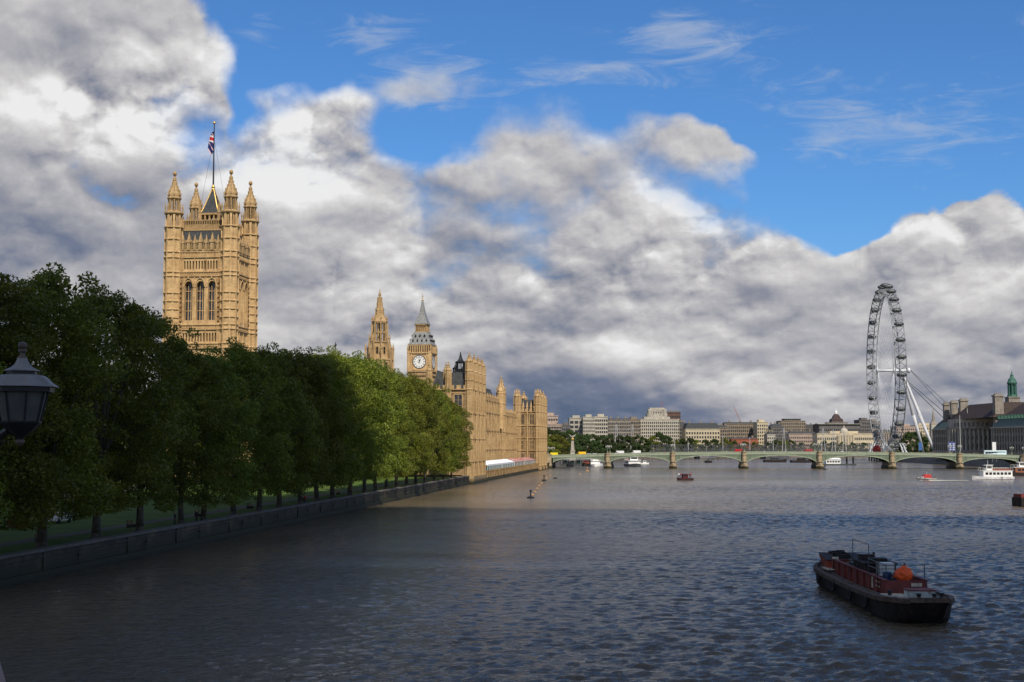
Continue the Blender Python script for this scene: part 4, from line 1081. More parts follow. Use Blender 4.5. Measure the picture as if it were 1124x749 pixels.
def cut(w, y0, y1): return [(-w, y0+w), (0, y0-.2), (w, y0+w), (w, y1-w), (0, y1+.2), (-w, y1-w)]
b.loft([cut(2.3, -2.8, BW+2.8), cut(2.1, -2.6, BW+2.6), cut(1.8, -2.0, BW+2.0)], [-3, 1.2, 1.6]); b.loft([cut(1.75, -1.8, BW+1.8), cut(1.6, -1.6, BW+1.6)], [1.6, 2.9])
b.box(-1.55, 1.55, .4, BW-.4, 2.9, 5.4)
for y in (-.55, BW+.55):
    b.loft([octo(0, y, 1.45), octo(0, y, 1.3), octo(0, y, 1.25)], [2.9, 3.1, 7.0]); b.loft([octo(0, y, 1.55)]*2, [3.0, 3.35]); b.loft([octo(0, y, 1.5)]*2, [5.9, 6.2])
    b.loft([octo(0, y, 1.3), octo(0, y, 1.5), octo(0, y, 1.5)], [7.0, 7.3, 7.62])
pm_ = b.mesh('pier', pier_m)
for k, x in enumerate(piers[1:-1]): place('pier', pm_, br, (x, 0, 0), scale=(1, 1, (pz_(x)+.25)/7.62))
b = MB()
for x in (piers[0]-1.0, piers[-1]+1.0):
    s_ = -1 if x < 10 else 1
    b.box(x-1.5, x+1.5, -1.2, BW+1.2, -3, 7.3); b.box(x+s_*1.5, x+s_*34, .3, BW-.3, -3, 5.3); b.lathe(x, -1.2, [(2.2, -3), (2.2, 2), (1.9, 2.3), (1.9, 7.0), (2.1, 7.2), (2.1, 7.7)], 8, PI/8)
b.build('abutment', pier_m, br)
BM = Matrix.Translation((A.x, A.y, 0)) @ Matrix.Rotation(BA, 4, 'Z')
def onb(x, y, dz=-1.15): return BM @ Vector((x, y, pz_(x) + dz))
# triple lanterns above the piers
lm_post = MB(); lm_post.lathe(0, 0, [(.42, 0), (.42, .5), (.22, .8), (.12, 1.2), (.10, 3.2)], 8); lm_post.tube((-.8,0,2.7), (.8,0,2.7), .06); lm_post.tube((-.8,0,2.7), (-.8,0,3.0), .06); lm_post.tube((.8,0,2.7), (.8,0,3.0), .06)
lm_post = lm_post.mesh('post', green_p)
opal = newmat('opal_glass'); prin(opal, (.42, .42, .38), .3)
lm_g = MB(); lm_g.lathe(0, 0, [(.14, 0), (.30, .55), (.36, .6), (.12, .95), (.05, 1.1)], 8); lm_g = lm_g.mesh('lantern', [opal])
for k, x in enumerate([piers[0]-1] + piers[1:-1] + [piers[-1]+1]):
    for y, w_ in ((-.5, 'upstream'), (BW+.5, 'far')):
        p = onb(x, y, .2)
        nm = ['left abutment', 'first pier from the left', 'second pier from the left', 'third pier from the left', 'fourth pier from the left', 'fifth pier from the left', 'sixth pier from the left', 'right abutment'][k]
        t = thing('street_lamp', 'three-lantern lamp on the %s side of the green bridge, %s' % ('near' if y < 0 else 'far', nm), 'street lamp', p, BA, 'triple lamps over the bridge piers')
        place('post', lm_post, t)
        for q in ((-.8, 0, 3.0), (.8, 0, 3.0), (0, 0, 3.25)): place('lantern', lm_g, t, q)

# vehicles
tyre = simple('tyre_rubber', (.02, .02, .02), .8, .1, 2)
def vehicle(kind, col, loc, rz, label, cat, name, group=None):
    pm2 = simple('vehicle_paint_' + name, col, .3, .05, 1.0)
    t = thing(name, label, cat, loc, rz, group)
    L_, W_, H_ = {'car': (4.4, 1.8, 1.45), 'van': (5.6, 2.05, 2.5), 'bus': (10.8, 2.5, 4.35), 'coach': (11.5, 2.5, 3.3)}[kind]
    b = MB(); hw = W_/2
    if kind == 'car':
        side = [(-L_/2, .35), (-L_/2, .8), (-L_/2+.25, .95), (-1.3, 1.0), (-.65, H_), (.9, H_), (1.65, 1.0), (L_/2-.05, .92), (L_/2, .7), (L_/2, .35)]
    elif kind == 'van':
        side = [(-L_/2, .4), (-L_/2, 1.0), (-L_/2+.9, 1.35), (-L_/2+1.5, H_), (L_/2, H_), (L_/2, .4)]
    else:
        side = [(-L_/2, .35), (-L_/2-.02, 1.2), (-L_/2+.2, H_-.15), (-L_/2+.5, H_), (L_/2-.25, H_), (L_/2, H_-.25), (L_/2, .35)]
    inset = .12
    r0 = [(x, -hw, z) for x, z in side]; r1 = [(x, hw, z) for x, z in side]
    i0 = [b.P((x, -hw + (inset if z > 1.0 else 0), z)) for x, z in side]; i1 = [b.P((x, hw - (inset if z > 1.0 else 0), z)) for x, z in side]
    n = len(side)
    for k in range(n): b.idx([i0[k], i0[(k+1) % n], i1[(k+1) % n], i1[k]])
    b.idx(i0[::-1]); b.idx(i1); b.build('body', pm2, t)
    def win(xa, xb, za, zb, nwin=1):
        for s in (-1, 1):
            w_ = MB()
            for q in range(nwin):
                a_ = xa + (xb-xa)*q/nwin + .05; c2 = xa + (xb-xa)*(q+1)/nwin - .05
                w_.box(a_, c2, s*(hw-inset+.0), s*(hw-inset+.04) if za > 1.0 else s*(hw+.02), za, zb)
            w_.build('side_window', glass, t)
    if kind == 'car': win(-.75, 1.1, 1.02, 1.35, 2)
    if kind == 'van': win(-1.9, -.9, 1.35, 1.95)
    if kind == 'bus': win(-4.9, 5.1, 1.35, 2.0, 7); win(-4.9, 5.1, 2.9, 3.6, 7)
    if kind == 'coach': win(-5.2, 5.3, 1.5, 2.6, 7)
    w_ = MB()
    f_ = {'car': (-1.02, 1.2), 'van': (-2.15, 1.9), 'bus': (-L_/2+.0, 1.9), 'coach': (-L_/2, 2.0)}[kind]
    w_.T = Matrix.Translation((f_[0] - .03, 0, f_[1])) @ Matrix.Rotation(R({'car': 52, 'van': 30, 'bus': 5, 'coach': 5}[kind]), 4, 'Y'); w_.box(-.02, .04, -hw*.82, hw*.82, -.25, .3)
    w_.build('windscreen', glass, t)
    wm2 = MB(); rr = .33 if kind == 'car' else .46; wm2.tube((0, -.13, 0), (0, .13, 0), rr, rr, 14); wm2 = wm2.mesh('wheel', tyre)
    for x in (-L_/2+.85+.3*(kind != 'car'), L_/2-.9-.5*(kind not in ('car', 'van'))):
        for s in (-1, 1): place('wheel', wm2, t, (x, s*(hw-.1), rr))
    return t
VEH = [
    ('van', (.75, .62, .03), 606, 5, 'bright yellow van at the left end of the green bridge', 'van', 'van'),
    ('van', (.80, .50, .03), 637, 5, 'orange-yellow van on the green bridge between the column and the first pier', 'van', 'van'),
    ('car', (.35, .40, .40), 645, 9, 'pale grey car on the green bridge just left of the first pier', 'car', 'car'),
    ('car', (.45, .47, .48), 652, 5, 'light silver car on the green bridge close left of the first pier', 'car', 'car'),
    ('van', (.72, .72, .72), 679, 5, 'white van on the green bridge over the second arch, just right of the first pier', 'van', 'van'),
    ('van', (.75, .75, .75), 697.5, 5, 'boxy white van on the green bridge over the second arch, short of the second pier', 'van', 'van'),
    ('car', (.05, .05, .06), 716, 9, 'dark car on the green bridge over the right half of the second arch', 'car', 'car'),
    ('van', (.36, .02, .02), 814, 17, 'bright red van on the green bridge just left of the third pier', 'van', 'van'),
    ('car', (.04, .04, .05), 775, 9, 'black car on the green bridge over the third arch', 'car', 'car'),
    ('van', (.30, .05, .04), 888, 9, 'dark red van on the green bridge left of the fourth pier', 'van', 'van'),
    ('car', (.5, .5, .5), 925, 5, 'silver car on the green bridge over the fifth arch', 'car', 'car'),
    ('coach', (.62, .78, .82), 1096.5, 9, 'pale blue and white coach on the right end of the green bridge', 'bus', 'coach'),
]
for kind, col, px, y, lab, cat, nm in VEH: vehicle(kind, col, onb(bx(px), y), BA + (PI if y > 12 else 0), lab, cat, nm)
def bent(parent=None): pass
# people: one continuous skinned body each
def person_mesh(name, mats, pose='stand'):
    """mats: skin, top, trousers, hair; body is one closed surface, coloured by height"""
    b = MB()
    def ring(cx, cy, z, rx, ry, n=10): return [(cx + rx*math.cos(2*PI*k/n), cy + ry*math.sin(2*PI*k/n), z) for k in range(n)]
    # legs
    for s in (-1, 1):
        b.m = 2; b.loft([ring(s*.09, -.06, .02, .05, .12), ring(s*.09, 0, .12, .05, .06), ring(s*.09, .01, .45, .065, .07), ring(s*.085, 0, .85, .09, .10)], [0]*4)
        b.m = 1; b.loft([ring(s*.21, 0, 1.42, .06, .06), ring(s*.25, .0, 1.15, .048, .05), ring(s*.25, -.05, .92, .035, .04)], [0]*3)
        b.m = 0; b.ball((s*.25, -.07, .84), .04, .04, .09, 8, 5)
    b.m = 2; b.loft([ring(0, 0, .80, .15, .10), ring(0, 0, .95, .165, .115)], [0]*2)
    b.m = 1; b.loft([ring(0, 0, .94, .165, .115), ring(0, 0, 1.1, .15, .10), ring(0, 0, 1.3, .19, .12), ring(0, 0, 1.44, .19, .10), ring(0, 0, 1.50, .07, .06)], [0]*5)
    b.m = 0; b.loft([ring(0, 0, 1.48, .055, .055), ring(0, 0, 1.56, .05, .05)], [0]*2); b.ball((0, -.01, 1.65), .078, .095, .115, 10, 8); b.ball((0, -.105, 1.64), .014, .02, .02, 6, 4)
    b.m = 3; b.ball((0, .015, 1.685), .088, .10, .10, 10, 8)
    return b.mesh(name, mats, True)
skin = simple('skin', (.48, .28, .20), .6, .1, 3); hair = simple('hair', (.03, .02, .015), .7, .2, 5)
cl = {n: simple('cloth_' + n, c, .85, .1, 3) for n, c in dict(red=(.45, .03, .03), navy=(.02, .03, .09), white=(.65, .65, .62), black=(.02, .02, .02), grey=(.2, .2, .2), tan=(.4, .3, .18)).items()}
PM = {n: person_mesh('person_' + n, [skin, cl[n], cl[t2], hair]) for n, t2 in (('red', 'navy'), ('navy', 'grey'), ('white', 'navy'), ('black', 'black'), ('tan', 'navy'), ('grey', 'black'))}
rd = random.Random(11)
for n in PM:
    for k in range(9):
        x = rd.uniform(4, BL-4) if n != 'white' else rd.uniform(60, 230)
        p = onb(x, rd.uniform(.9, 3.0), -1.0); o = place('person', PM[n], None, p, BA + rd.choice((PI/2, -PI/2)) + rd.uniform(-.4, .4))
        tag(o, 'pedestrian in %s top on the near pavement of the green bridge' % {'tan': 'a tan', 'red': 'a red', 'navy': 'a navy', 'white': 'a white', 'black': 'a black', 'grey': 'a grey'}[n], 'person', 'pedestrians in %s on the bridge' % n)

# memorial column with an eagle, banners, on the far embankment
def at_px(px, Y, z, py=500): return Vector((XX(px, Y, py), Y, z))
Ym = 850
t = thing('memorial_column', 'pale stone column topped by a gilded eagle behind the left arch of the green bridge', 'monument', at_px(628.5, Ym, 3.0))
b = MB(); b.loft([sq(1.9), sq(1.9), sq(1.5), sq(1.3)], [0, 1.2, 1.4, 5.6]); b.loft([sq(1.6), sq(1.6)], [5.6, 6.1]); b.loft([sq(1.15), sq(.75)], [6.1, 12.2]); b.build('pillar', pale_st, t)
b = MB(); b.ball((0, 0, 13.2), 1.0, 1.0, 1.0, 12, 8); b.build('globe', giltm, t)
b = MB(); b.ball((0, 0, 14.6), .45, .4, .8, 8, 6); b.ball((0, -.4, 15.4), .25, n=8, m=5)
for s in (-1, 1): b.loft([[(s*.2, 0, 14.4), (s*.2, .25, 14.4), (s*.2, .25, 15.1), (s*.2, 0, 15.1)], [(s*1.5, .2, 15.2), (s*1.5, .4, 15.2), (s*1.5, .4, 16.0), (s*1.5, .2, 16.0)], [(s*2.0, .3, 16.2), (s*2.0, .35, 16.2), (s*2.0, .35, 16.5), (s*2.0, .3, 16.5)]], [0]*3)
b.build('eagle', pale_st, t)

# ------------------------------------------------------------------ observation wheel
Ye = 1066
hub = Vector((XX(972, Ye, 407), Ye, ZZ(407, Ye)))
ew = thing('observation_wheel', 'giant white observation wheel with glass capsules standing at the river edge', 'ferris wheel', hub, R(-5.3))
RR = 63.5
def wp_(x, r, a): return (x, r*math.cos(a), r*math.sin(a))
NS = 64
for x, r_ in ((-4.0, RR), (4.0, RR), (0, RR-5.5)):
    b = MB()
    for k in range(NS): b.tube(wp_(x, r_, 2*PI*k/NS), wp_(x, r_, 2*PI*(k+1)/NS), .36, .36, 6, False)
    b.build('rim', steel_g, ew, True)
b = MB()
for k in range(NS):
    a0, a1 = 2*PI*k/NS, 2*PI*(k+1)/NS; am = (a0+a1)/2
    b.tube(wp_(-4.0, RR, a0), wp_(4.0, RR, a0), .22, .22, 4, False)
    for x in (-4.0, 4.0):
        b.tube(wp_(x, RR, a0), wp_(0, RR-5.5, am), .2, .2, 4, False); b.tube(wp_(0, RR-5.5, am), wp_(x, RR, a1), .2, .2, 4, False)
    b.tube(wp_(-4.0, RR, a0), wp_(4.0, RR, a1), .14, .14, 4, False)
b.build('rim_bracing', steel_g, ew)
b = MB()
for k in range(64):
    a0 = 2*PI*k/64; s = 1 if k % 2 else -1
    b.tube((s*6.0, 0, 0), wp_(0, RR-5.5, a0), .05, .05, 3, False)
b.build('spoke_cables', steel_w, ew)
b = MB(); b.tube((-7.5, 0, 0), (17.5, 0, 0), 1.0, 1.0, 20)
for x in (-6.8, 6.2): b.tube((x, 0, 0), (x+.8, 0, 0), 2.6, 2.6, 20)
b.tube((16.8, 0, 0), (18.6, 0, 0), 2.1, 2.1, 16); b.build('spindle', steel_w, ew, True)
zg = -hub.z + 3.0
simple('leg_paint', (.46, .47, .49), .45, .1, 1.0, dirt=(.3, .3, .3), dirtamt=.3)
for s in (-1, 1):
    b = MB(); p0, p1 = Vector((12.5, s*1.6, -1)), Vector((33, s*22, zg)); mid = p0.lerp(p1, .5)
    b.tube(p0, mid, .75, 1.45, 16, False); b.tube(mid, p1, 1.45, .75, 16); b.build('leg', MATS['leg_paint'], ew, True)
for s, x0, r_ in ((-1, 18, .17), (1, 18, .17), (-1, 9, .25), (1, 9, .25)):
    b = MB(); b.tube((x0, s*.6, 1.2 if x0 > 10 else -1.5), (84 if x0 > 10 else 78, s*22, zg), r_, r_, 6); b.build('stay_cable', steel_dk, ew)
cg = newmat('capsule_glass'); prin(cg, (.05, .058, .06), .42, spec=.5)
b = MB(); b.ball((0, 0, 0), 3.8, 1.85, 1.75, 16, 10); cap_me = b.mesh('capsule', cg, True)
b = MB()
for x in (-1.4, 1.4):
    for k in range(16): a0, a1 = 2*PI*k/16, 2*PI*(k+1)/16; b.tube((x, 1.9*math.cos(a0), 1.9*math.sin(a0)), (x, 1.9*math.cos(a1), 1.9*math.sin(a1)), .16, .16, 5, False)
b.box(-2.6, 2.6, -.9, .9, -2.0, -1.5)
fr_me = b.mesh('mounting_ring', steel_g)
redc = simple('red_capsule_paint', (.30, .06, .05), .4, .1, 1)
rd = random.Random(5)
for k in range(32):
    a0 = 2*PI*(k+.5)/32
    o = place('capsule', cap_me, ew, wp_(0, RR+3.1, a0)); place('mounting_ring', fr_me, o)
# boarding platform and restraint towers
pf = thing('boarding_platform', 'low grey steel platform and truss towers under the big wheel over the water', 'platform', (hub.x, hub.y, 0), R(-5.3))
b = MB(); b.box(-9, 11, -44, 44, 4.2, 5.2); b.build('deck', steel_g, pf)
b = MB()
for y in range(-42, 43, 12):
    for x in (-7, 7): b.tube((x, y, -2), (x, y, 4.4), .6)
b.build('piles', steel_dk, pf)
b = MB()
for y in range(-44, 45, 4):
    for x in (-9, 11): b.tube((x, y, 5.2), (x, y, 6.5), .08, .08, 4)
for x in (-9, 11): b.tube((x, -44, 6.4), (x, 44, 6.4), .08, .08, 4)
b.build('railing', steel_w, pf)
for yc in (-34, -22, 22, 34):
    b = MB()
    for x in (-8.5, 8.5):
        b.tube((x, yc-3, 5.2), (x*.65, yc, 14), .4, .3, 5); b.tube((x, yc+3, 5.2), (x*.65, yc, 14), .4, .3, 5)
        for z in (7.5, 10, 12): b.tube((x*.93, yc-2.4, z), (x*.8, yc+1.4, z+2), .16, .16, 4); b.tube((x*.93, yc+2.4, z), (x*.8, yc-1.4, z+2), .16, .16, 4)
    b.build('restraint_tower', steel_w, pf)
t = thing('round_kiosk', 'round bright red canopy structure low beside the left foot of the big wheel', 'kiosk', at_px(962.5, 1040, 5.2))
b = MB(); b.lathe(0, 0, [(2.6, 0), (2.6, 1.6), (3.2, 3.0), (3.3, 4.4), (2.6, 6.0), (1.3, 7.0), (.2, 7.4)], 14); b.build('canopy', simple('red_fabric', (.32, .03, .02), .6, .3, .5, dirt=(.2, .02, .02)), t)
b = MB(); b.box(-2.6, 2.6, -2.6, 2.6, -3.2, .0); b.lathe(0, 0, [(5.4, -.6), (5.4, .1)], 14); b.build('deck', steel_g, t)

# ------------------------------------------------------------------ long civic building on the right bank
ch = thing('civic_building', 'long grey stone civic building with steep brown roofs, tall chimneys and a green copper cupola', 'building', (284, 0, 0), 0)
hz = lambda py, Y: ZZ(py, Y)
def cblock(name, pts, z0, z1, mat=grey_st, parent=ch):
    b = MB(); b.loft([pts]*2, [z0, z1]); return b.build(name, mat, parent)
CHM = Matrix.Translation((284, 0, 0))
# near wing x 0..34, y 742..812 ; crescent ; far wing y 880..960
ze, zr = hz(468.5, 790), hz(443.5, 800)
cblock('wall', [(0, 742), (34, 742), (34, 812), (0, 812)], 3, ze)
def hip(x0, x1, y0, y1, z0, z1, ins, insy, mat, name='roof', par=ch):
    b = MB(); b.loft([[(x0,y0),(x1,y0),(x1,y1),(x0,y1)], [(x0+ins,y0+insy),(x1-ins,y0+insy),(x1-ins,y1-insy),(x0+ins,y1-insy)]], [z0, z1]); return b.build(name, mat, par)
hip(.3, 33.7, 742.3, 811.7, ze, hz(459, 790), 3.6, 3.6, copper_d); hip(3.9, 30, 746, 808, hz(459, 790), zr, 11, 6, tile)
# dormers of the near wing
b = MB(); b.m = 1; b.box(-.9, 1.4, -.7, .7, 0, 1.9); b.m = 0; b.box(-.95, -.88, -.45, .45, .25, 1.5); b.m = 1; b.box(-1.05, 1.8, -.85, .85, 1.9, 2.15)
dm2 = b.mesh('dormer', [glass, copper])
for k in range(13): place('dormer', dm2, ch, (3.4, 745 + k*5.2, hz(459.6, 790)))
# colonnade front of the crescent, facing down-river towards the camera
xa, ya, xb2, yb2 = 0.5, 886, 19.5, 858
cres = [(0, 892), (0, 886)] + [(0.5 + 20.5*(1-math.cos(t_)), 886 - 34*math.sin(t_)) for t_ in [j*PI/2/8 for j in range(1, 9)]] + [(21, 812), (45, 812), (45, 892)]
zc1 = hz(471, 870)
cblock('wall', cres, 3, hz(460, 870), pale_st); cblock('cornice', [(x-(.9 if x < 22 else 0), y-(.5 if x < 22 else 0)) for x, y in cres], zc1, zc1+.9)
arc = [(0.5 + 20.5*(1-math.cos(t_)), 886 - 34*math.sin(t_)) for t_ in [j*PI/2/13 for j in range(0, 14)]]
b = MB()
for j, (x, y) in enumerate(arc): b.lathe(x-1.0, y-.6, [(.95, 9.5), (.78, 10.2), (.66, zc1-1), (.95, zc1-.1)], 10)
b.build('colonnade', pale_st, ch)
b = MB(); b.loft([[(x-2.1, y-1.3) for x, y in arc] + [(x+.0, y-.0) for x, y in arc[::-1]]]*2, [3, 9.5]); b.build('podium', grey_st, ch)
wq_ = flatwin_mesh(1.5, 3.4, [glass, grey_st], (0, 2), .1, .2); wq2 = flatwin_mesh(1.3, 2.2, [glass, grey_st], (1, 1), .1, .2)
for (x0, y0), (x1, y1) in zip(arc, arc[1:]):
    mx_, my_ = (x0+x1)/2, (y0+y1)/2; a_ = math.atan2(y1-y0, x1-x0); n_ = Vector((y1-y0, -(x1-x0))).normalized()
    for z, me_ in ((5, wq2), (11, wq2), (16.2, wq2), (hz(468, 870), wq2)):
        off_ = (2.3 if z < 9 else .12); place('window', me_, ch, (mx_ + n_.x*off_, my_ + n_.y*off_, z), a_)
hip(2, 44, 814, 891, hz(460, 870), hz(444, 870), 9, 8, tile)
# far wing
cblock('wall', [(0, 892), (32, 892), (32, 926), (0, 926)], 3, hz(471, 920))
hip(.3, 31.7, 892.3, 925.7, hz(471, 920), hz(464, 920), 3.4, 3.4, copper_d); hip(3.8, 28.4, 896, 922, hz(464, 920), hz(447.5, 920), 11, 8, tile)
# windows of the river fronts
cw = []
for y0, y1 in ((744, 811), (894, 925)):
    n = int((y1-y0)/4.2)
    for k in range(n):
        y = y0 + 2.1 + k*4.2
        for z, me_ in ((4.8, wq2), (9.4, wq_), (14.6, wq_), (19.6, wq2)):
            if len(cw) < 92: cw.append(1); place('window', me_, ch, (0, y, z), -PI/2)
b = MB()
for y0, y1 in ((743, 812), (893, 926)):
    k = y0
    while k < y1: b.box(-.35, -.003, k-.3, k+.3, 8, 22.2 if y0 < 800 else 22.2); k += 4.2
    b.box(-.5, -.003, y0, y1, 7.6, 8.0); b.box(-.9, .2, y0, y1, 22.4, 23.0)
b.build('stone_trim', pale_st, ch)
def chimney(x, y, sx, sy, z0, z1):
    b = MB(); b.box(x-sx/2, x+sx/2, y-sy/2, y+sy/2, z0, z1); b.box(x-sx/2-.5, x+sx/2+.5, y-sy/2-.5, y+sy/2+.5, z1, z1+.8); b.box(x-sx/2+.3, x+sx/2-.3, y-sy/2+.3, y+sy/2-.3, z1+.8, z1+1.4)
    for k in range(4): b.lathe(x - sx/2 + sx*(k+.5)/4, y, [(.35, z1+1.4), (.28, z1+2.4)], 8)
    b.build('chimney', grey_st, ch)
def chx(px, Y): return XX(px, Y, 445) - 284
chimney(chx(1038.5, 914), 914, 3.6, 3.0, 26, hz(445, 914)); chimney(chx(1047, 906), 906, 4.2, 3.4, 26, hz(443, 906)); chimney(chx(1057.5, 894), 894, 5.0, 3.4, 26, hz(440.5, 894))
chimney(chx(1095.5, 818), 818, 5.0, 4.6, 24, hz(435.5, 818))
x = chx(1111.5, 842)
b = MB(); b.box(x-3.4, x+3.4, 838.6, 845.4, 24, hz(437, 842)); b.box(x-3.8, x+3.8, 838.2, 845.8, hz(437, 842), hz(435.8, 842)); b.build('cupola_base', grey_st, ch)
b = MB(); q = lambda py: hz(py, 842); 
b.loft([octo(x, 842, 3.1), octo(x, 842, 2.9)], [q(435.8), q(433.5)]); b.loft([octo(x, 842, 1.7)]*2, [q(433.5), q(421)])
for k in range(8): a_ = PI/8+k*PI/4; b.lathe(x+2.35*math.cos(a_), 842+2.35*math.sin(a_), [(.42, q(433.5)), (.36, q(422))], 6)
b.lathe(x, 842, [(2.7, q(422)), (3.0, q(421)), (3.0, q(420)), (2.5, q(418.5)), (2.2, q(416.5)), (1.3, q(414.8)), (1.0, q(413)), (1.15, q(412.4)), (.5, q(411)), (.12, q(408)), (.05, q(406))], 12); b.build('cupola', copper, ch)
for px, Y in ((1054.5, 850), (1063, 870)):
    t = thing('flagpole', 'tall white flagpole in front of the grey civic building, %s of two' % ('nearer and leftmost' if px < 1060 else 'shorter and rightmost'), 'flagpole', at_px(px, Y, 3))
    b = MB(); h_ = hz(456 if px < 1060 else 448, Y)-3; b.tube((0,0,0), (0,0,h_), .16, .09, 6); b.build('pole', white_p, t); b = MB(); b.ball((0,0,h_), .25, n=8, m=5); b.build('finial', giltm, t)
# blue banners and the white board by the bridge foot
def banner(px, Y, w_, y0, y1, col, label, nm='banner'):
    t = thing(nm, label, 'banner' if nm == 'banner' else 'board', at_px(px, Y, 3))
    z0_, z1_ = hz(y1, Y)-3, hz(y0, Y)-3
    b = MB(); b.tube((-w_/2-.1, 0, 0), (-w_/2-.1, 0, z1_+.4), .09, .09, 6); b.tube((w_/2+.1, 0, 0), (w_/2+.1, 0, z1_+.4), .09, .09, 6); b.build('post', steel_g, t)
    b = MB(); b.box(-w_/2, w_/2, -.06, .06, z0_, z1_); p_ = b.build('panel', simple('panel_%s' % nm + str(px), col, .6, .1, .5), t)
    return t, z0_, z1_
for px, lab in ((1043.2, 'tall blue banner with white marks before the grey building, left one of the pair'), (1047.0, 'tall blue banner with white marks before the grey building, right one of the pair')):
    t, z0_, z1_ = banner(px, 800, 1.7, 485.5, 495, (.03, .07, .28), lab)
    b = MB()
    for k in range(4): b.box(-.5, .5, -.10, -.062, z0_+.4+k*1.1, z0_+.9+k*1.1); b.box(-.2, .2, -.11, -.101, z0_+.5+k*1.1, z0_+.8+k*1.1)
    b.build('white_marks', white_p, t)
banner(1010.5, 930, 2.0, 486, 494.5, (.03, .12, .35), 'small blue banner near the feet of the big wheel')
banner(1091.5, 770, 2.0, 485.5, 497, (.72, .74, .74), 'tall white board standing beside the pale coach', 'advertising_board')

# ------------------------------------------------------------------ far side: rail bridge, buildings, trees
rb = thing('rail_bridge', 'long dark lattice rail bridge with white suspension masts beyond the green bridge', 'bridge', (XX(660, 1255, 490), 1262, 0), R(-4))
RBL = 262
b = MB(); b.box(0, RBL, 0, 8, 5.6, 6.4); b.box(0, RBL, -.3, .5, 12.0, 12.7); b.box(0, RBL, -.3, .5, 5.4, 6.6); b.box(0, RBL, 7.5, 8.3, 12.0, 12.7); b.box(0, RBL, 7.5, 8.3, 5.4, 6.6)
k = 0
while k < RBL:
    for y in (0, 8): b.tube((k, y, 6.4), (k+3.2, y, 12.2), .3, .3, 4); b.tube((k+3.2, y, 12.2), (k+6.4, y, 6.4), .3, .3, 4); b.box(k-.22, k+.22, y-.22, y+.22, 6.4, 12.1); b.tube((k, y, 12.2), (k+3.2, y, 6.4), .22, .22, 4)
    k += 6.4
b.build('lattice_truss', steel_dk, rb)
b = MB()
for x in (28, 88, 148, 208): b.lathe(x, 1, [(2.6, -3), (2.4, 5.4)], 10); b.lathe(x, 7, [(2.6, -3), (2.4, 5.4)], 10)
b.build('pier', steel_dk, rb)
b = MB(); b.box(-4, RBL, -9, -5, 7.2, 7.7); b.build('footbridge', steel_dk, rb)
b = MB(); k = 0
while k < RBL: b.box(k-.05, k+.05, -9.05, -8.95, 7.7, 8.9); k += 1.6
b.box(-4, RBL, -9.05, -8.95, 8.85, 8.95); b.build('railing', steel_g, rb)
simple('mast_paint', (.36, .37, .38), .5, .15, 1)
def rbx(px): return (XX(px, 1255, 485) - XX(660, 1255, 490))/math.cos(R(4))
for px, ty in ((677, 466), (694.5, 466), (740.5, 481), (755, 484), (792.5, 478), (821.5, 480), (846.5, 481), (858, 470), (900, 470), (911, 472), (922.5, 474)):
    x = rbx(px); b = MB(); zt = ZZ(ty, 1250)
    if ty < 475:
        b.tube((x-1.9, -9.5, 4), (x-.2, -9, zt), .35, .2, 6); b.tube((x+1.9, -9.5, 4), (x+.2, -9, zt), .35, .2, 6)
        for s in (-1, 1):
            for q in (8, 16, 24): b.tube((x, -9, zt-1), (x+s*q, -7, 7.7), .06, .06, 3)
    else: b.tube((x, -8, 4), (x, -8.5, zt), .38, .22, 6)
    b.build('mast', MATS['mast_paint'], rb)

def fwin(w, h, frame): return flatwin_mesh(w, h, [glass, frame], (0, 0), .05, .12)
def building(px0, px1, ytop, Y, depth, mat, label, name='office_building', cat='building', win=None, roofm=None, roofh=0, roofins=4, rz=0.0, extra=None, zb=3.0):
    X0, X1 = XX(px0, Y, ytop), XX(px1, Y, ytop); w_ = X1-X0
    t = thing(name, label, cat, ((X0+X1)/2, Y, zb), rz)
    H = ZZ(ytop, Y) - zb; Hw = H - roofh
    b = MB(); b.box(-w_/2, w_/2, 0, depth, 0, Hw); b.build('wall', mat, t)
    b = MB(); b.box(-w_/2-.4, w_/2+.4, -.4, depth+.4, Hw, Hw+.7)
    if roofh <= 0: b.box(-w_/4, w_/4, depth*.25, depth*.7, Hw+.7, Hw+3.2)
    b.build('cornice', mat, t)
    if roofh > 0:
        b = MB(); b.loft([[(-w_/2,0),(w_/2,0),(w_/2,depth),(-w_/2,depth)], [(-w_/2+roofins,roofins),(w_/2-roofins,roofins),(w_/2-roofins,depth-roofins),(-w_/2+roofins,depth-roofins)]], [Hw+.7, H]); 
        rf_ = b.build('roof', roofm or slate, t)
        b = MB(); b.box(-.9, .9, -.8, .8, 0, 2.6); cm_e = b.mesh('chimney', brown_st)
        for q in (-.33, .0, .33): place('chimney', cm_e, rf_, (w_*q, depth*.5, H-.6))
    if win:
        cols, rows, ww, wh, zlo = win; me_ = fwin(ww, wh, mat); n = 0; restw = []
        for r_ in range(rows-1, -1, -1):
            for c_ in range(cols):
                p = (-w_/2 + w_*(c_+.5)/cols, 0, zlo + (Hw - zlo - .6)*(r_)/rows)
                n += 1
                if n <= 100: place('window', me_, t, p)
                else: restw.append((me_, p))
        if restw: merged('windows', restw, t, [glass, mat])
        # side windows
        b = MB()
    if extra: extra(t, w_, H, depth)
    return t
brown_dk = stone('dark_brown_stone', (.15, .09, .07), (.11, .07, .055), (.05, .04, .04))
dk_st = stone('sooty_stone', (.16, .15, .14), (.11, .105, .10), (.05, .045, .04), (1.4, .5))
pink_st = stone('pinkish_stone', (.42, .33, .27), (.34, .26, .21), (.14, .11, .09), (1.4, .5))
pale_st2 = stone('pale_warm_stone', (.50, .46, .38), (.40, .37, .30), (.14, .12, .10), (1.4, .5))
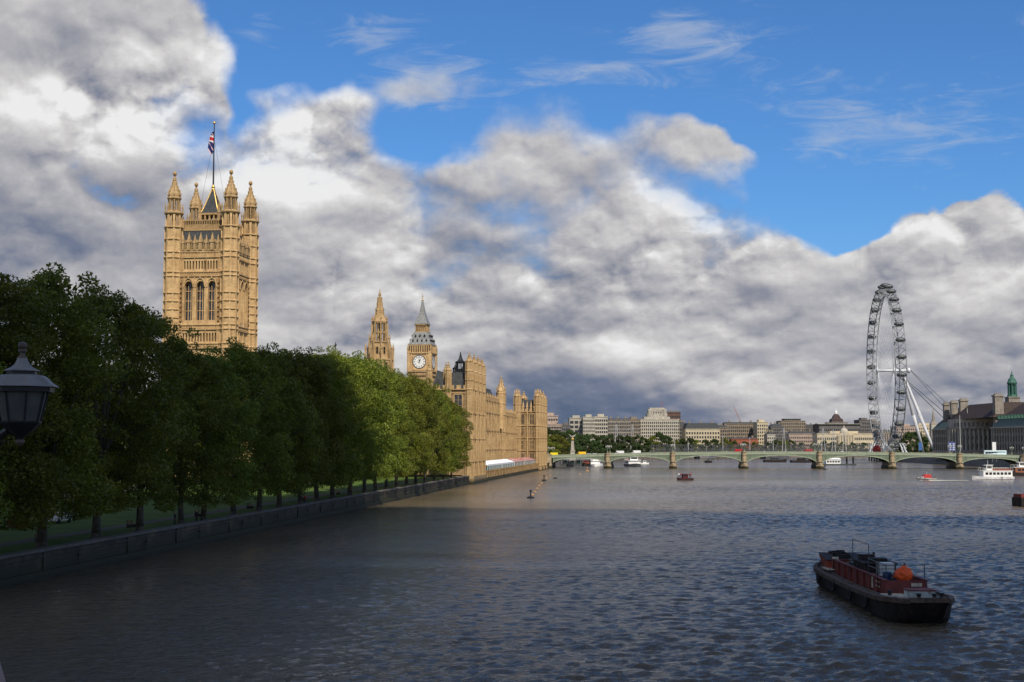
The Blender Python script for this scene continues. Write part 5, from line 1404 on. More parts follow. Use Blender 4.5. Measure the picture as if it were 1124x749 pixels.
def MBx(t, w_, H):
    b = MB(); b.box(-w_*.33, w_*.33, 3, 20, H, H+2.6); b.box(-w_*.36, w_*.36, 2, 21, H+2.6, H+3.1); b.build('roof_storey', dk_st, t)
def edge(t, w_, H):
    b = MB(); b.box(-w_/2-1.5, w_/2+1.5, -2, 24, H+.8, H+1.3); b.build('roof_edge', pale_st2, t)
Bs = building
Bs(596, 616.5, 466.5, 1180, 30, pink_st, 'pale pinkish building lower tier showing over the trees right of the palace', win=(7, 8, 2.0, 1.5, 6))
Bs(596, 612.5, 457, 1215, 22, pink_st, 'pale pinkish stepped upper building just right of the palace end pavilion', win=(6, 8, 1.6, 1.6, 8))
Bs(616, 626, 467.5, 1300, 20, dk_st, 'low dark block between the pinkish building and the pale gridded blocks', win=(4, 6, 1.5, 1.6, 6))
def verticals(t, w_, H, d):
    b = MB(); n = 9
    for k in range(n+1): x = -w_/2 + w_*k/n; b.box(x-.35, x+.35, -.9, -.405, 0, H)
    b.build('pilaster', pale_st, t)
Bs(625, 640.5, 459.5, 1330, 30, pale_st, 'pale office block with wide dark openings, leftmost of the gridded row', win=(3, 6, 3.4, 2.6, 8), extra=None)
Bs(640, 653, 458.5, 1318, 30, pale_st2, 'whitish gridded office block with narrow bays, second of the row', win=(6, 9, 1.1, 1.9, 5))
Bs(653, 667, 458, 1322, 30, pale_st2, 'whitish gridded office block with square windows, right end of the bright pair', win=(6, 8, 1.5, 2.1, 6))
Bs(667.5, 692, 459.5, 1345, 30, grey_st, 'long grey gridded block behind the bridge masts', win=(12, 8, 1.2, 2.0, 5), roofm=slate, roofh=2.0, roofins=1)
Bs(690, 703, 461, 1375, 30, brown_st, 'brownish gridded block left of the broad stepped block', win=(7, 8, 1.1, 2.0, 5))
def shell(t, w_, H, d):
    zt = ZZ(447.5, 1380) - 3; x0 = XX(713, 1380) - t.location.x; x1 = XX(731.5, 1380) - t.location.x
    b = MB()
    for q, (xa, xb, z_) in enumerate(((x0-5, x1+4, H+3.2), (x0-1.5, x1+1.5, H+6.5), (x0, x1, zt-1.6), (x0+1, x1-1, zt))):
        b.box(xa, xb, 3+q, 26-q, H-.2, z_)
    b.lathe(x0+1.0, 5, [(2.2, H), (2.2, zt-2.0), (1.2, zt-1.3)], 10); b.lathe(x1-1.0, 5, [(2.2, H), (2.2, zt-2.0), (1.2, zt-1.3)], 10)
    tw = b.build('clock_stage', pale_st, t)
    me_ = fwin(1.0, 2.0, pale_st)
    for q in range(6): place('window', me_, tw, (x0 + 2.5 + (x1-x0-5)*q/5, 4.97, zt-6.0))
Bs(702, 745.5, 461, 1380, 34, pale_st2, 'broad pale stone block with a stepped square tower, tallest of the far embankment', win=(20, 9, 1.15, 2.0, 4), extra=shell)
Bs(730, 747, 452, 1430, 24, brown_dk, 'dark reddish scaffolded block behind the stepped stone tower', win=(8, 9, 1.4, 1.6, 6), roofm=slate, roofh=1.5, roofins=.5)
Bs(744.5, 754, 463.5, 1400, 24, dk_st, 'narrow dark slate-roofed building left of the white hotel', name='town_building', win=(5, 6, 1.2, 2, 5), roofm=slate, roofh=4, roofins=3)
Bs(752.5, 790, 464.5, 1360, 28, cream_st, 'white hotel with a dark mansard roof and rows of square windows', name='hotel', win=(13, 5, 1.5, 2.2, 4), roofm=slate, roofh=6.5, roofins=2.2)
Bs(788, 800, 467, 1440, 24, brown_st, 'small grey-brown roofed building right of the white hotel', name='town_building', win=(5, 6, 1.3, 2, 5), roofm=slate, roofh=3, roofins=3)
Bs(797, 833, 463.5, 1460, 30, brown_st, 'broad brownish office block with a dark flat top below the crane', win=(16, 7, 1.2, 2.0, 5), roofm=slate, roofh=2.4, roofins=1.0)
Bs(803, 832, 480.5, 1400, 14, brick, 'long low orange-red brick house among the trees beyond the rail bridge', name='brick_house', win=(12, 2, 1.1, 1.9, 4), roofm=slate, roofh=2.0, roofins=2)
Bs(831, 843, 464, 1430, 24, cream_st, 'tall cream stone block right of the crane', win=(5, 8, 1.3, 1.9, 4))
Bs(842, 851, 474, 1400, 18, pale_st2, 'small white gabled building below the cream block', name='town_building', win=(4, 4, 1.2, 1.8, 5), roofm=slate, roofh=3.5, roofins=3.5)
Bs(846, 860, 465.5, 1620, 26, dk_st, 'grey slate-roofed block left of the flat-topped one', win=(7, 7, 1.2, 1.9, 5), roofm=slate, roofh=4, roofins=4)
Bs(857, 884, 462.5, 1680, 30, brown_st, 'wide flat-topped grey-brown block on the skyline', win=(13, 9, 1.2, 1.9, 5), extra=lambda t, w_, H, d: MBx(t, w_, H))
Bs(866, 896, 473.5, 1560, 22, pink_st, 'pale pinkish terrace with many gables and chimneys behind the rail bridge', name='terrace_house', win=(15, 4, 1.2, 1.9, 4), roofm=slate, roofh=3.5, roofins=3)
Bs(884, 902, 466, 1700, 30, dk_st, 'dark slate-roofed block left of the long dark hall', win=(9, 7, 1.2, 1.9, 5), roofm=slate, roofh=3.5, roofins=3)
Bs(899, 944, 466.5, 1650, 34, dk_st, 'long dark modern block with a thin pale roof edge on the skyline', win=(20, 4, 1.6, 2.2, 6), extra=lambda t, w_, H, d: edge(t, w_, H))
Bs(943, 957, 461.5, 1720, 26, dk_st, 'dark square block behind the left rim of the wheel', win=(7, 8, 1.2, 1.9, 5))
Bs(955, 966, 463, 1750, 26, grey_st, 'grey block seen through the lower left part of the wheel', win=(6, 8, 1.2, 1.9, 5))
def portico(t, w_, H, d):
    b = MB(); b.box(-9, 9, -2.5, -.41, 0, H-2); b.loft([[(-9.5,-2.9),(9.5,-2.9),(9.5,2),(-9.5,2)], [(-.3,-2.9),(.3,-2.9),(.3,2),(-.3,2)]], [H-2, H+2.6]); pt = b.build('portico', cream_st, t)
    b = MB(); b.lathe(0, 6, [(4.6, H-.5), (4.6, H+2), (4.0, H+4.2), (2.2, H+6.2), (.7, H+7), (.5, H+8.6), (.05, H+9.5)], 14); b.build('dome', pale_st2, t)
    b = MB()
    for k in range(6): b.lathe(-7.5+3*k, -3.3, [(.6, 2.5), (.5, H-2.2)], 8)
    b.build('column', cream_st, pt)
Bs(897, 959, 476.5, 1500, 24, cream_st, 'long cream classical building with a central domed portico beyond the rail bridge', name='classical_building', win=(30, 3, 1.3, 2.6, 3), extra=portico)

# buildings behind and beside the wheel
Bs(984, 1006, 468.5, 1600, 26, pink_st, 'pale pinkish block seen between the wheel rim and its legs', win=(10, 7, 1.3, 1.9, 5))
Bs(1004, 1028, 467.5, 1640, 26, cream_st, 'cream block between the wheel legs and the civic building', win=(11, 7, 1.3, 1.9, 5))
Bs(964, 985, 472, 1660, 26, brown_st, 'brown block seen through the foot of the wheel', win=(9, 7, 1.3, 1.9, 5), roofm=slate, roofh=3, roofins=3)
t = thing('church_spire', 'thin grey stone church spire left of the civic building chimneys', 'spire', at_px(1025.5, 1300, 3))
b = MB(); b.box(-3, 3, -3, 3, 0, ZZ(466, 1300)-3); b.build('tower', pale_st2, t)
b = MB(); b.loft([sq(3.2), sq(1.7)], [ZZ(466, 1300)-3, ZZ(463, 1300)-3]); b.lathe(0, 0, [(1.8, ZZ(463, 1300)-3), (1.1, ZZ(457, 1300)-3), (.08, ZZ(448, 1300)-3)], 8, PI/8); b.build('spire', grey_st, t)
t = thing('cupola_tower', 'dark stepped pyramid roof with a white spike on the far skyline', 'tower', at_px(918.5, 1760, 3))
b = MB(); q = lambda py: ZZ(py, 1760)-3; b.box(-7.5, 7.5, -7.5, 7.5, 0, q(463)); b.build('wall', dk_st, t)
b = MB(); b.loft([sq(7.4), sq(7.0), sq(4.6), sq(3.6), sq(1.6)], [q(463), q(460.5), q(459), q(456.5), q(454.5)]); b.build('roof', simple('red_brown_tile', (.05, .03, .028), .8, .3, .3), t)
b = MB(); b.lathe(0, 0, [(1.9, q(454.5)), (1.7, q(452)), (.6, q(451)), (.1, q(447.5))], 8); b.build('lantern', white_p, t)
# tower cranes
def crane(px, ytop, Y, lean, label):
    t = thing('tower_crane', label, 'crane', at_px(px, Y, 3)); H = ZZ(ytop, Y)-3
    b = MB(); hm = H*.62
    for a_, c_ in ((-.9,-.9),(.9,-.9),(.9,.9),(-.9,.9)): b.tube((a_, c_, 0), (a_, c_, hm), .22, .22, 4)
    z = 0
    while z < hm-3: b.tube((-.9,-.9,z), (.9,-.9,z+3), .14, .14, 3); b.tube((.9,.9,z), (-.9,.9,z+3), .14, .14, 3); z += 3
    b.build('mast', simple('crane_red', (.30, .12, .11), .6, .2, 1), t)
    b = MB(); 
    for o_ in (-.6, .6): b.tube((o_, 0, hm), (o_+lean, 0, H), .22, .16, 4)
    for k in range(8): u0, u1 = k/8, (k+1)/8; b.tube((-.6+lean*u0, 0, hm+(H-hm)*u0), (.6+lean*u1, 0, hm+(H-hm)*u1), .12, .12, 3)
    b.tube((0,0,hm), (6, 0, hm+1), .4, .3, 4); b.box(4.5, 6.5, -.8, .8, hm-.8, hm+1.5); b.build('jib', MATS['crane_red'], t)
crane(814.5, 446.5, 1600, -9, 'thin red luffing crane leaning left on the skyline above the brown office block')
crane(724, 440.5, 1640, 4, 'faint red crane jib above the stepped stone tower')

# embankment trees beyond the bridge
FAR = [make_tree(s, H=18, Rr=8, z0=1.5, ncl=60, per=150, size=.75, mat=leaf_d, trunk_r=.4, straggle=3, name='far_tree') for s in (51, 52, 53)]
FARL = [make_tree(s, H=18, Rr=8.5, z0=1.5, ncl=60, per=150, size=.7, mat=leaf, trunk_r=.4, straggle=3, name='light_far_tree') for s in (61, 62)]
rd = random.Random(9)
k = 0
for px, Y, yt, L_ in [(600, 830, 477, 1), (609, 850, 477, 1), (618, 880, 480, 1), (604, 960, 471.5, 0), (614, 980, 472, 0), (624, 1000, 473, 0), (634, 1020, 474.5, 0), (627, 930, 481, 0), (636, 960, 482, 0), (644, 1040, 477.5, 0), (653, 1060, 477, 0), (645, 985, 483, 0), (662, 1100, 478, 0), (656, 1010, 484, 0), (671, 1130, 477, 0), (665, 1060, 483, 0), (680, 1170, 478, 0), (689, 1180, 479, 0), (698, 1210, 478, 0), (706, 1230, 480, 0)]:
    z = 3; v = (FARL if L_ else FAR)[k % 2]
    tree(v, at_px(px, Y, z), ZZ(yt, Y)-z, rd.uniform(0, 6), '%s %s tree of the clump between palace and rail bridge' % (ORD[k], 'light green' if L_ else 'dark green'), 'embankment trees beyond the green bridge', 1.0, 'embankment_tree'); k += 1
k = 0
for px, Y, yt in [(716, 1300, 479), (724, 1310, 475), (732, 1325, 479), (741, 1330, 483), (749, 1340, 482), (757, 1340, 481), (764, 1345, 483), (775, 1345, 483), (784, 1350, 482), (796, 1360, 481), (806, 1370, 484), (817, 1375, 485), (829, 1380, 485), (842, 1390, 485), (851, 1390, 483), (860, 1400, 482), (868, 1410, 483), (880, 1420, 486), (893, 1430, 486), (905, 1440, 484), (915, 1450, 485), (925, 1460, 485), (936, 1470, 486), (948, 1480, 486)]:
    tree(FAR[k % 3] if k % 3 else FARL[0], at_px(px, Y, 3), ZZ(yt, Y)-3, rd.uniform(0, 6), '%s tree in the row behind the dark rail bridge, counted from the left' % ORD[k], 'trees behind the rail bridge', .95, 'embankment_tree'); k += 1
k = 0
for px, Y, yt in [(991, 1120, 481), (998, 1130, 475), (1006, 1140, 474), (1013, 1135, 477), (1019, 1120, 481), (986, 1160, 484)]:
    tree(FAR[k % 3], at_px(px, Y, 3), ZZ(yt, Y)-3, rd.uniform(0, 6), '%s dark tree behind the legs of the big wheel, counted from the left' % ORD[k], 'trees behind the wheel legs', .95, 'park_tree'); k += 1
# far wooded rise and roofs that read as one mass
hb = MB(); n = 80; prev = None
rows = []
for j in range(4):
    row = []
    for i in range(n+1):
        x = -1500 + 5500*i/n; yy = 2600 + j*500
        h = [3, 55, 82, 60][j]*(.62 + .25*noise.noise(Vector((i*.13, j, 3))) + .10*noise.noise(Vector((i*.6, j, 7))))
        row.append(hb.P((x, yy, h if j else 2)))
    rows.append(row)
for j in range(3):
    for i in range(n): hb.idx([rows[j][i], rows[j][i+1], rows[j+1][i+1], rows[j+1][i]])
hm_ = newmat('distant_hills'); prin(hm_, mixc(sstep(fbm(wpos(), .01, 6, .7), .4, .6), (.035, .045, .04), (.10, .10, .095)), .95, spec=.1)
tag(hb.build('hills', hm_, smooth=True), kind='structure')

# ------------------------------------------------------------------ moored barge in the foreground
rust_hull = simple('rusty_black_hull', (.014, .011, .010), .8, .5, 1.2, dirt=(.075, .035, .016), dirtamt=.6, bstr=.5)
rust_red = simple('oxide_red_steel', (.15, .028, .02), .65, .35, 1.0, dirt=(.07, .025, .015), dirtamt=.8, bstr=.3)
deck_m = simple('worn_deck_boards', (.11, .085, .065), .85, .4, 1.6, dirt=(.035, .028, .02), dirtamt=.7)
patch_m = simple('peeling_cream_paint', (.52, .46, .34), .8, .25, 1.5, dirt=(.16, .07, .035), dirtamt=1.0)
wood_m = simple('brown_timber', (.20, .11, .05), .8, .35, 1.8)
orange = simple('orange_tarpaulin', (.80, .10, .015), .6, .15, 1.2, dirt=(.35, .03, .01), dirtamt=.5, bstr=.5)
bluep = simple('blue_plastic', (.015, .05, .13), .4, .2, 1)
p_far, p_near = Vector((XX(917, 131, 640), 131, 0)), Vector((XX(1021, 98.5, 680), 98.5, 0))
bd = p_near - p_far; BLN = bd.length
bg_ = thing('barge', 'long rusty black barge with a red hold moored in the foreground', 'barge', (p_far + p_near)/2, math.atan2(bd.y, bd.x))
hL = BLN/2; hB = 2.75     # local +x points to the near end
def sheer(x): u = x/hL; return 1.45 + .42*max(0, u)**2*1.0 + .35*max(0, -u)**3
def beam(x):
    u = abs(x)/hL
    return hB*(1 - .50*max(0, (u-.70)/.30)**1.8)
xs = [-hL + 2*hL*k/28 for k in range(29)]
rings = []
for x in xs:
    w_, z_ = beam(x), sheer(x); e = max(0, (abs(x)/hL - .80)/.20)
    xo = x
    rings.append([(xo - math.copysign(2.4*e, x), -w_*.72, -.6 + .55*e), (xo - math.copysign(1.2*e, x), -w_*.92, .3+.2*e), (xo, -w_, z_), (xo, w_, z_), (xo - math.copysign(1.2*e, x), w_*.92, .3+.2*e), (xo - math.copysign(2.4*e, x), w_*.72, -.6+.55*e)])
b = MB(); b.loft(rings, [0]*len(rings)); b.build('hull', rust_hull, bg_)
b = MB()
for xa, xb in zip(xs, xs[1:]):
    for s in (-1, 1):
        wa, wb = beam(xa), beam(xb); za, zb = sheer(xa), sheer(xb)
        b.loft([[(xa, s*(wa-.28), za+.003), (xb, s*(wb-.28), zb+.003), (xb, s*(wb+.12), zb-.22), (xa, s*(wa+.12), za-.22)][::s], [(xa, s*(wa-.28), za+.16), (xb, s*(wb-.28), zb+.16), (xb, s*(wb+.12), zb+.12), (xa, s*(wa+.12), za+.12)][::s]], [0]*2)
x_ = xs[-1]; b.box(hL-.2, hL+.06, -beam(hL)-.05, beam(hL)+.05, sheer(hL)-.12, sheer(hL)+.22); b.box(-hL-.06, -hL+.2, -beam(hL)-.05, beam(hL)+.05, sheer(-hL)-.12, sheer(-hL)+.22)
b.build('rubbing_strake', simple('weathered_strake', (.075, .052, .038), .85, .45, 1.8, dirt=(.15, .085, .04), dirtamt=.6, bstr=.4), bg_)
b = MB()
for xa, xb in zip(xs, xs[1:]): b.face([(xa, -beam(xa)+.2, sheer(xa)+.012), (xb, -beam(xb)+.2, sheer(xb)+.012), (xb, beam(xb)-.2, sheer(xb)+.012), (xa, beam(xa)-.2, sheer(xa)+.012)])
b.build('deck', deck_m, bg_)
# hold coaming, open inside
c0, c1, cw_ = -hL+6.5, hL-6.3, 1.55; zt = 2.65
b = MB()
for s in (-1, 1):
    b.box(c0, c1, s*(cw_-.12), s*cw_, 1.44, zt - .0); b.box(c0-.05, c1+.05, s*(cw_-.16), s*(cw_+.12), zt, zt+.09)
    x = c0+.6
    while x < c1: b.box(x-.04, x+.04, s*cw_, s*(cw_+.14), 1.45, zt-.01); x += 2.4
b.box(c1-.12, c1, -cw_+.12, cw_-.12, 1.44, zt+.03); b.box(c0, c0+.12, -cw_+.12, cw_-.12, 1.44, zt+.03)
co_ = b.build('coaming', rust_red, bg_)
for pp in ((c1+.003, c1+.03, .35, 1.15, 2.25, 2.5), (c1+.003, c1+.03, .4, 1.05, 1.9, 2.1), (c1-3.2, c1-2.1, -cw_-.03, -cw_-.003, 1.95, 2.07), (c1-3.2, c1-2.1, -cw_-.03, -cw_-.003, 2.3, 2.42), (c1-4.7, c1-4.2, -cw_-.03, -cw_-.003, 1.7, 2.6)):
    b = MB(); b.box(*pp); b.build('white_patch', patch_m, co_)
b = MB(); b.box(c0+.12, c1-.12, -cw_+.12, cw_-.12, 1.47, 1.52); b.build('hold_floor', black, bg_)
b = MB()
for k in range(5): b.box(-1.5+.8*k*0-3.5, 3.2, -1.2+k*.5, -.78+k*.5, 2.4+.02*k, 2.47+.02*k)
b.build('plank_stack', wood_m, bg_)
# tank in a cage
b = MB(); b.box(2.4, 3.5, -.5, .7, 2.3, 3.45); tk = b.build('white_tank', simple('dirty_white_plastic', (.55, .55, .52), .4, .15, 1, dirt=(.2, .18, .14), dirtamt=.6), bg_)
b = MB()
for x in (2.36, 2.74, 3.12, 3.54):
    b.box(x-.02, x+.02, -.55, -.51, 2.2, 3.5); b.box(x-.02, x+.02, .71, .75, 2.2, 3.5)
for z in (2.4, 2.7, 3.0, 3.3): b.box(2.34, 3.56, -.56, -.52, z-.02, z+.02); b.box(3.52, 3.56, -.55, .75, z-.02, z+.02); b.box(2.34, 2.38, -.55, .75, z-.02, z+.02)
b.build('cage', steel_dk, tk)
# engine house with dark machinery, chests, drums
b = MB(); b.box(-2.8, 1.6, -1.2, 1.3, 1.6, 3.2); b.box(-2.9, 1.7, -1.3, 1.4, 3.2, 3.3); b.tube((-1.8, .3, 3.3), (-1.8, .3, 3.9), .12); b.box(-.5, .8, -.6, .8, 3.3, 3.6); b.box(-2.4, -1.0, -.9, .2, 3.3, 3.75)
for x in (-2.2, -1.2, -.2, .8): b.box(x-.3, x+.3, -1.24, -1.203, 2.7, 3.1)
b.build('machinery_housing', rust_hull, bg_)
b = MB(); b.lathe(c1-3.1, -.7, [(.30, 2.2), (.34, 2.4), (.34, 2.6), (.30, 2.62), (.34, 2.7), (.34, 3.0), (.28, 3.1)], 14); b.lathe(c1-3.0, .1, [(.30, 2.2), (.34, 2.4), (.34, 2.95), (.28, 3.05)], 14); b.build('blue_drum', bluep, bg_)
bb = bmesh.new(); bmesh.ops.create_icosphere(bb, subdivisions=4, radius=1.0)
for v in bb.verts:
    c = v.co.normalized(); n_ = noise.noise(c*2.2)*.22 + noise.noise(c*5)*.09 + abs(noise.noise(Vector((c.x*7, c.y*7, c.z*1.2))))*.14
    r_ = 1 + n_; r_ += .10*abs(noise.noise(c*9 + Vector((3,1,2)))) - .08*abs(noise.noise(c*16)); v.co = Vector((c.x*.66*r_, c.y*.60*r_, max(-.95, c.z)*.58*r_*(1 + .25*math.sin(c.x*3.1 + 1)*math.cos(c.y*2.6))*(1.0 if c.z > 0 else 1)))
me = bpy.data.meshes.new('orange_bundle'); bb.to_mesh(me); bb.free(); me.materials.append(orange); me.polygons.foreach_set('use_smooth', [True]*len(me.polygons))
o = place('tarpaulin_bundle', me, None, bg_.matrix_basis @ Vector((c1-1.4, .15, 2.98)), .3); tag(o, 'bright orange tarpaulin bundle heaped on the near end of the barge hold', 'tarpaulin')
b = MB(); b.tube((0,0,0), (.15, 0, .9), .08, .06, 6); b.tube((.15,0,.9), (-.35, .1, 1.0), .09, .05, 6); b.box(-.12, .14, -.1, .1, .3, .8); b.build('davit', black, bg_, loc=(c1-2.6, .5, 2.8))
rdz = random.Random(8)
for q in range(9):
    b = MB(); w_, d_, h_ = rdz.uniform(.3, .8), rdz.uniform(.25, .6), rdz.uniform(.2, .5); b.obox(0, 0, 0, h_, w_, d_, rdz.uniform(-.5, .5)); b.obox(0, 0, h_+.003, h_+.05, w_*1.05, d_*1.05, 0)
    b.build('crate', [wood_m, rust_red, steel_dk, deck_m][q % 4], bg_, loc=(rdz.choice((c0+rdz.uniform(.6, 3), c1-rdz.uniform(3.6, 6.0))), rdz.uniform(-1.1, 1.1), 2.2))
for q in range(6):
    b = MB(); x = rdz.uniform(c0, c1); s_ = rdz.choice((-1, -1, 1)); b.tube((x, s_*2.05, sheer(x)+.08), (x+rdz.uniform(1.2, 3.0), s_*(2.0+rdz.uniform(-.2, .15)), sheer(x)+.12), .05, .05, 6); b.build('loose_pole', [wood_m, steel_dk][q % 2], bg_)
# rails over the hold
b = MB()
for x in (c1-.1, c1-3.0, c1-6.0): b.tube((x, -1.5, 2.6), (x, -1.5, 3.9), .035, .035, 5)
b.tube((c1-6, -1.5, 3.85), (c1-.1, -1.5, 3.85), .035, .035, 5); b.tube((c1-6, -1.5, 3.3), (c1-.1, -1.5, 3.3), .03, .03, 5)
b.tube((c1-.1, -1.5, 3.85), (c1-.1, 1.4, 3.85), .035, .035, 5); b.tube((c1-.1, 1.4, 2.6), (c1-.1, 1.4, 3.85), .035, .035, 5)
for x in (-9.4, -3.2): b.tube((x, .2, 2.6), (x, .2, 4.5), .035, .035, 5)
b.tube((-9.4, .2, 4.5), (-3.2, .2, 4.5), .03, .03, 5); b.build('rail', steel_dk, bg_)
# raised red stern house at the far end
b = MB(); 
b.loft([[(-hL+1.6, -1.5, 1.7), (-hL+6.0, -1.9, 1.45), (-hL+6.0, 1.9, 1.45), (-hL+1.6, 1.5, 1.7)], [(-hL+.9, -1.7, 2.75), (-hL+6.0, -2.0, 2.5), (-hL+6.0, 2.0, 2.5), (-hL+.9, 1.7, 2.75)]], [0]*2); b.build('stern_house', simple('orange_red_paint', (.30, .055, .025), .6, .35, 1, dirt=(.08, .03, .02), dirtamt=.8), bg_)
b = MB(); b.loft([[(-hL+.85, -1.72, 2.76), (-hL+6.1, -2.02, 2.51), (-hL+6.1, 2.02, 2.51), (-hL+.85, 1.72, 2.76)], [(-hL+.85, -1.72, 2.84), (-hL+6.1, -2.02, 2.59), (-hL+6.1, 2.02, 2.59), (-hL+.85, 1.72, 2.84)]], [0, 0])
for q in range(7): b.box(-hL+1.3+q*.65, -hL+1.65+q*.65, -.9+.25*(q % 3), -.3+.3*(q % 4), 2.5, 3.0+.1*(q % 3))
b.build('stern_clutter', rust_hull, bg_)
b = MB(); b.box(-hL+4.8, -hL+7.4, -2.2, -1.3, 1.75, 1.85); b.box(-hL+6.8, -hL+7.0, -1.65, -1.1, 1.6, 2.9); b.build('pale_hatch_board', patch_m, bg_)
# fore deck
b = MB()
for q, (xa, xb, ya, yb) in enumerate(((.4, 2.4, -2.1, -.5), (.6, 2.7, -.4, .9), (2.6, 3.6, -1.5, -.7))): b.box(c1+xa, c1+xb, ya, yb, sheer(hL*.7)+.02, sheer(hL*.7)+.12+q*.02)
b.build('peeling_deck_patch', patch_m, bg_)
b = MB(); b.box(hL-3.6, hL-2.2, -.9, 1.0, sheer(hL*.9)-.1, sheer(hL*.9)+.55); hx = b.build('deck_locker', simple('pale_green_white', (.45, .50, .47), .7, .25, 1.4, dirt=(.2, .1, .06), dirtamt=.8), bg_)
b = MB(); b.box(hL-3.7, hL-2.1, -1.0, 1.1, sheer(hL*.9)+.55, sheer(hL*.9)+.63); b.build('lid', rust_red, hx)
b = MB()
for x, y in ((hL-.8, -.55), (hL-.8, .55), (hL-1.6, 1.3), (-hL+.6, -.8), (-hL+.6, .8), (hL-4.6, -1.7)):
    z_ = sheer(x); b.lathe(x, y, [(.16, z_), (.13, z_+.3), (.20, z_+.42), (.18, z_+.5)], 10)
b.build('bollards', black, bg_)
b = MB()
for q in range(26): 
    a_ = q*1.1; b.tube((hL-5.1+.35*math.cos(a_), 1.0+.35*math.sin(a_), sheer(hL*.7)+.05+q*.008), (hL-5.1+.35*math.cos(a_+1.1), 1.0+.35*math.sin(a_+1.1), sheer(hL*.7)+.06+q*.008), .035, .035, 5)
b.build('rope_coil', wood_m, bg_)
tt = MB(); 
for k in range(14): a0, a1 = 2*PI*k/14, 2*PI*(k+1)/14; tt.tube((.36*math.cos(a0), 0, .36*math.sin(a0)), (.36*math.cos(a1), 0, .36*math.sin(a1)), .13, .13, 7, False)
tt = tt.mesh('tyre_fender', tyre, True)
for x in (-9.5, -3.0, 3.5, 9.0): place('tyre_fender', tt, bg_, (x, -beam(x)-.16, .95))

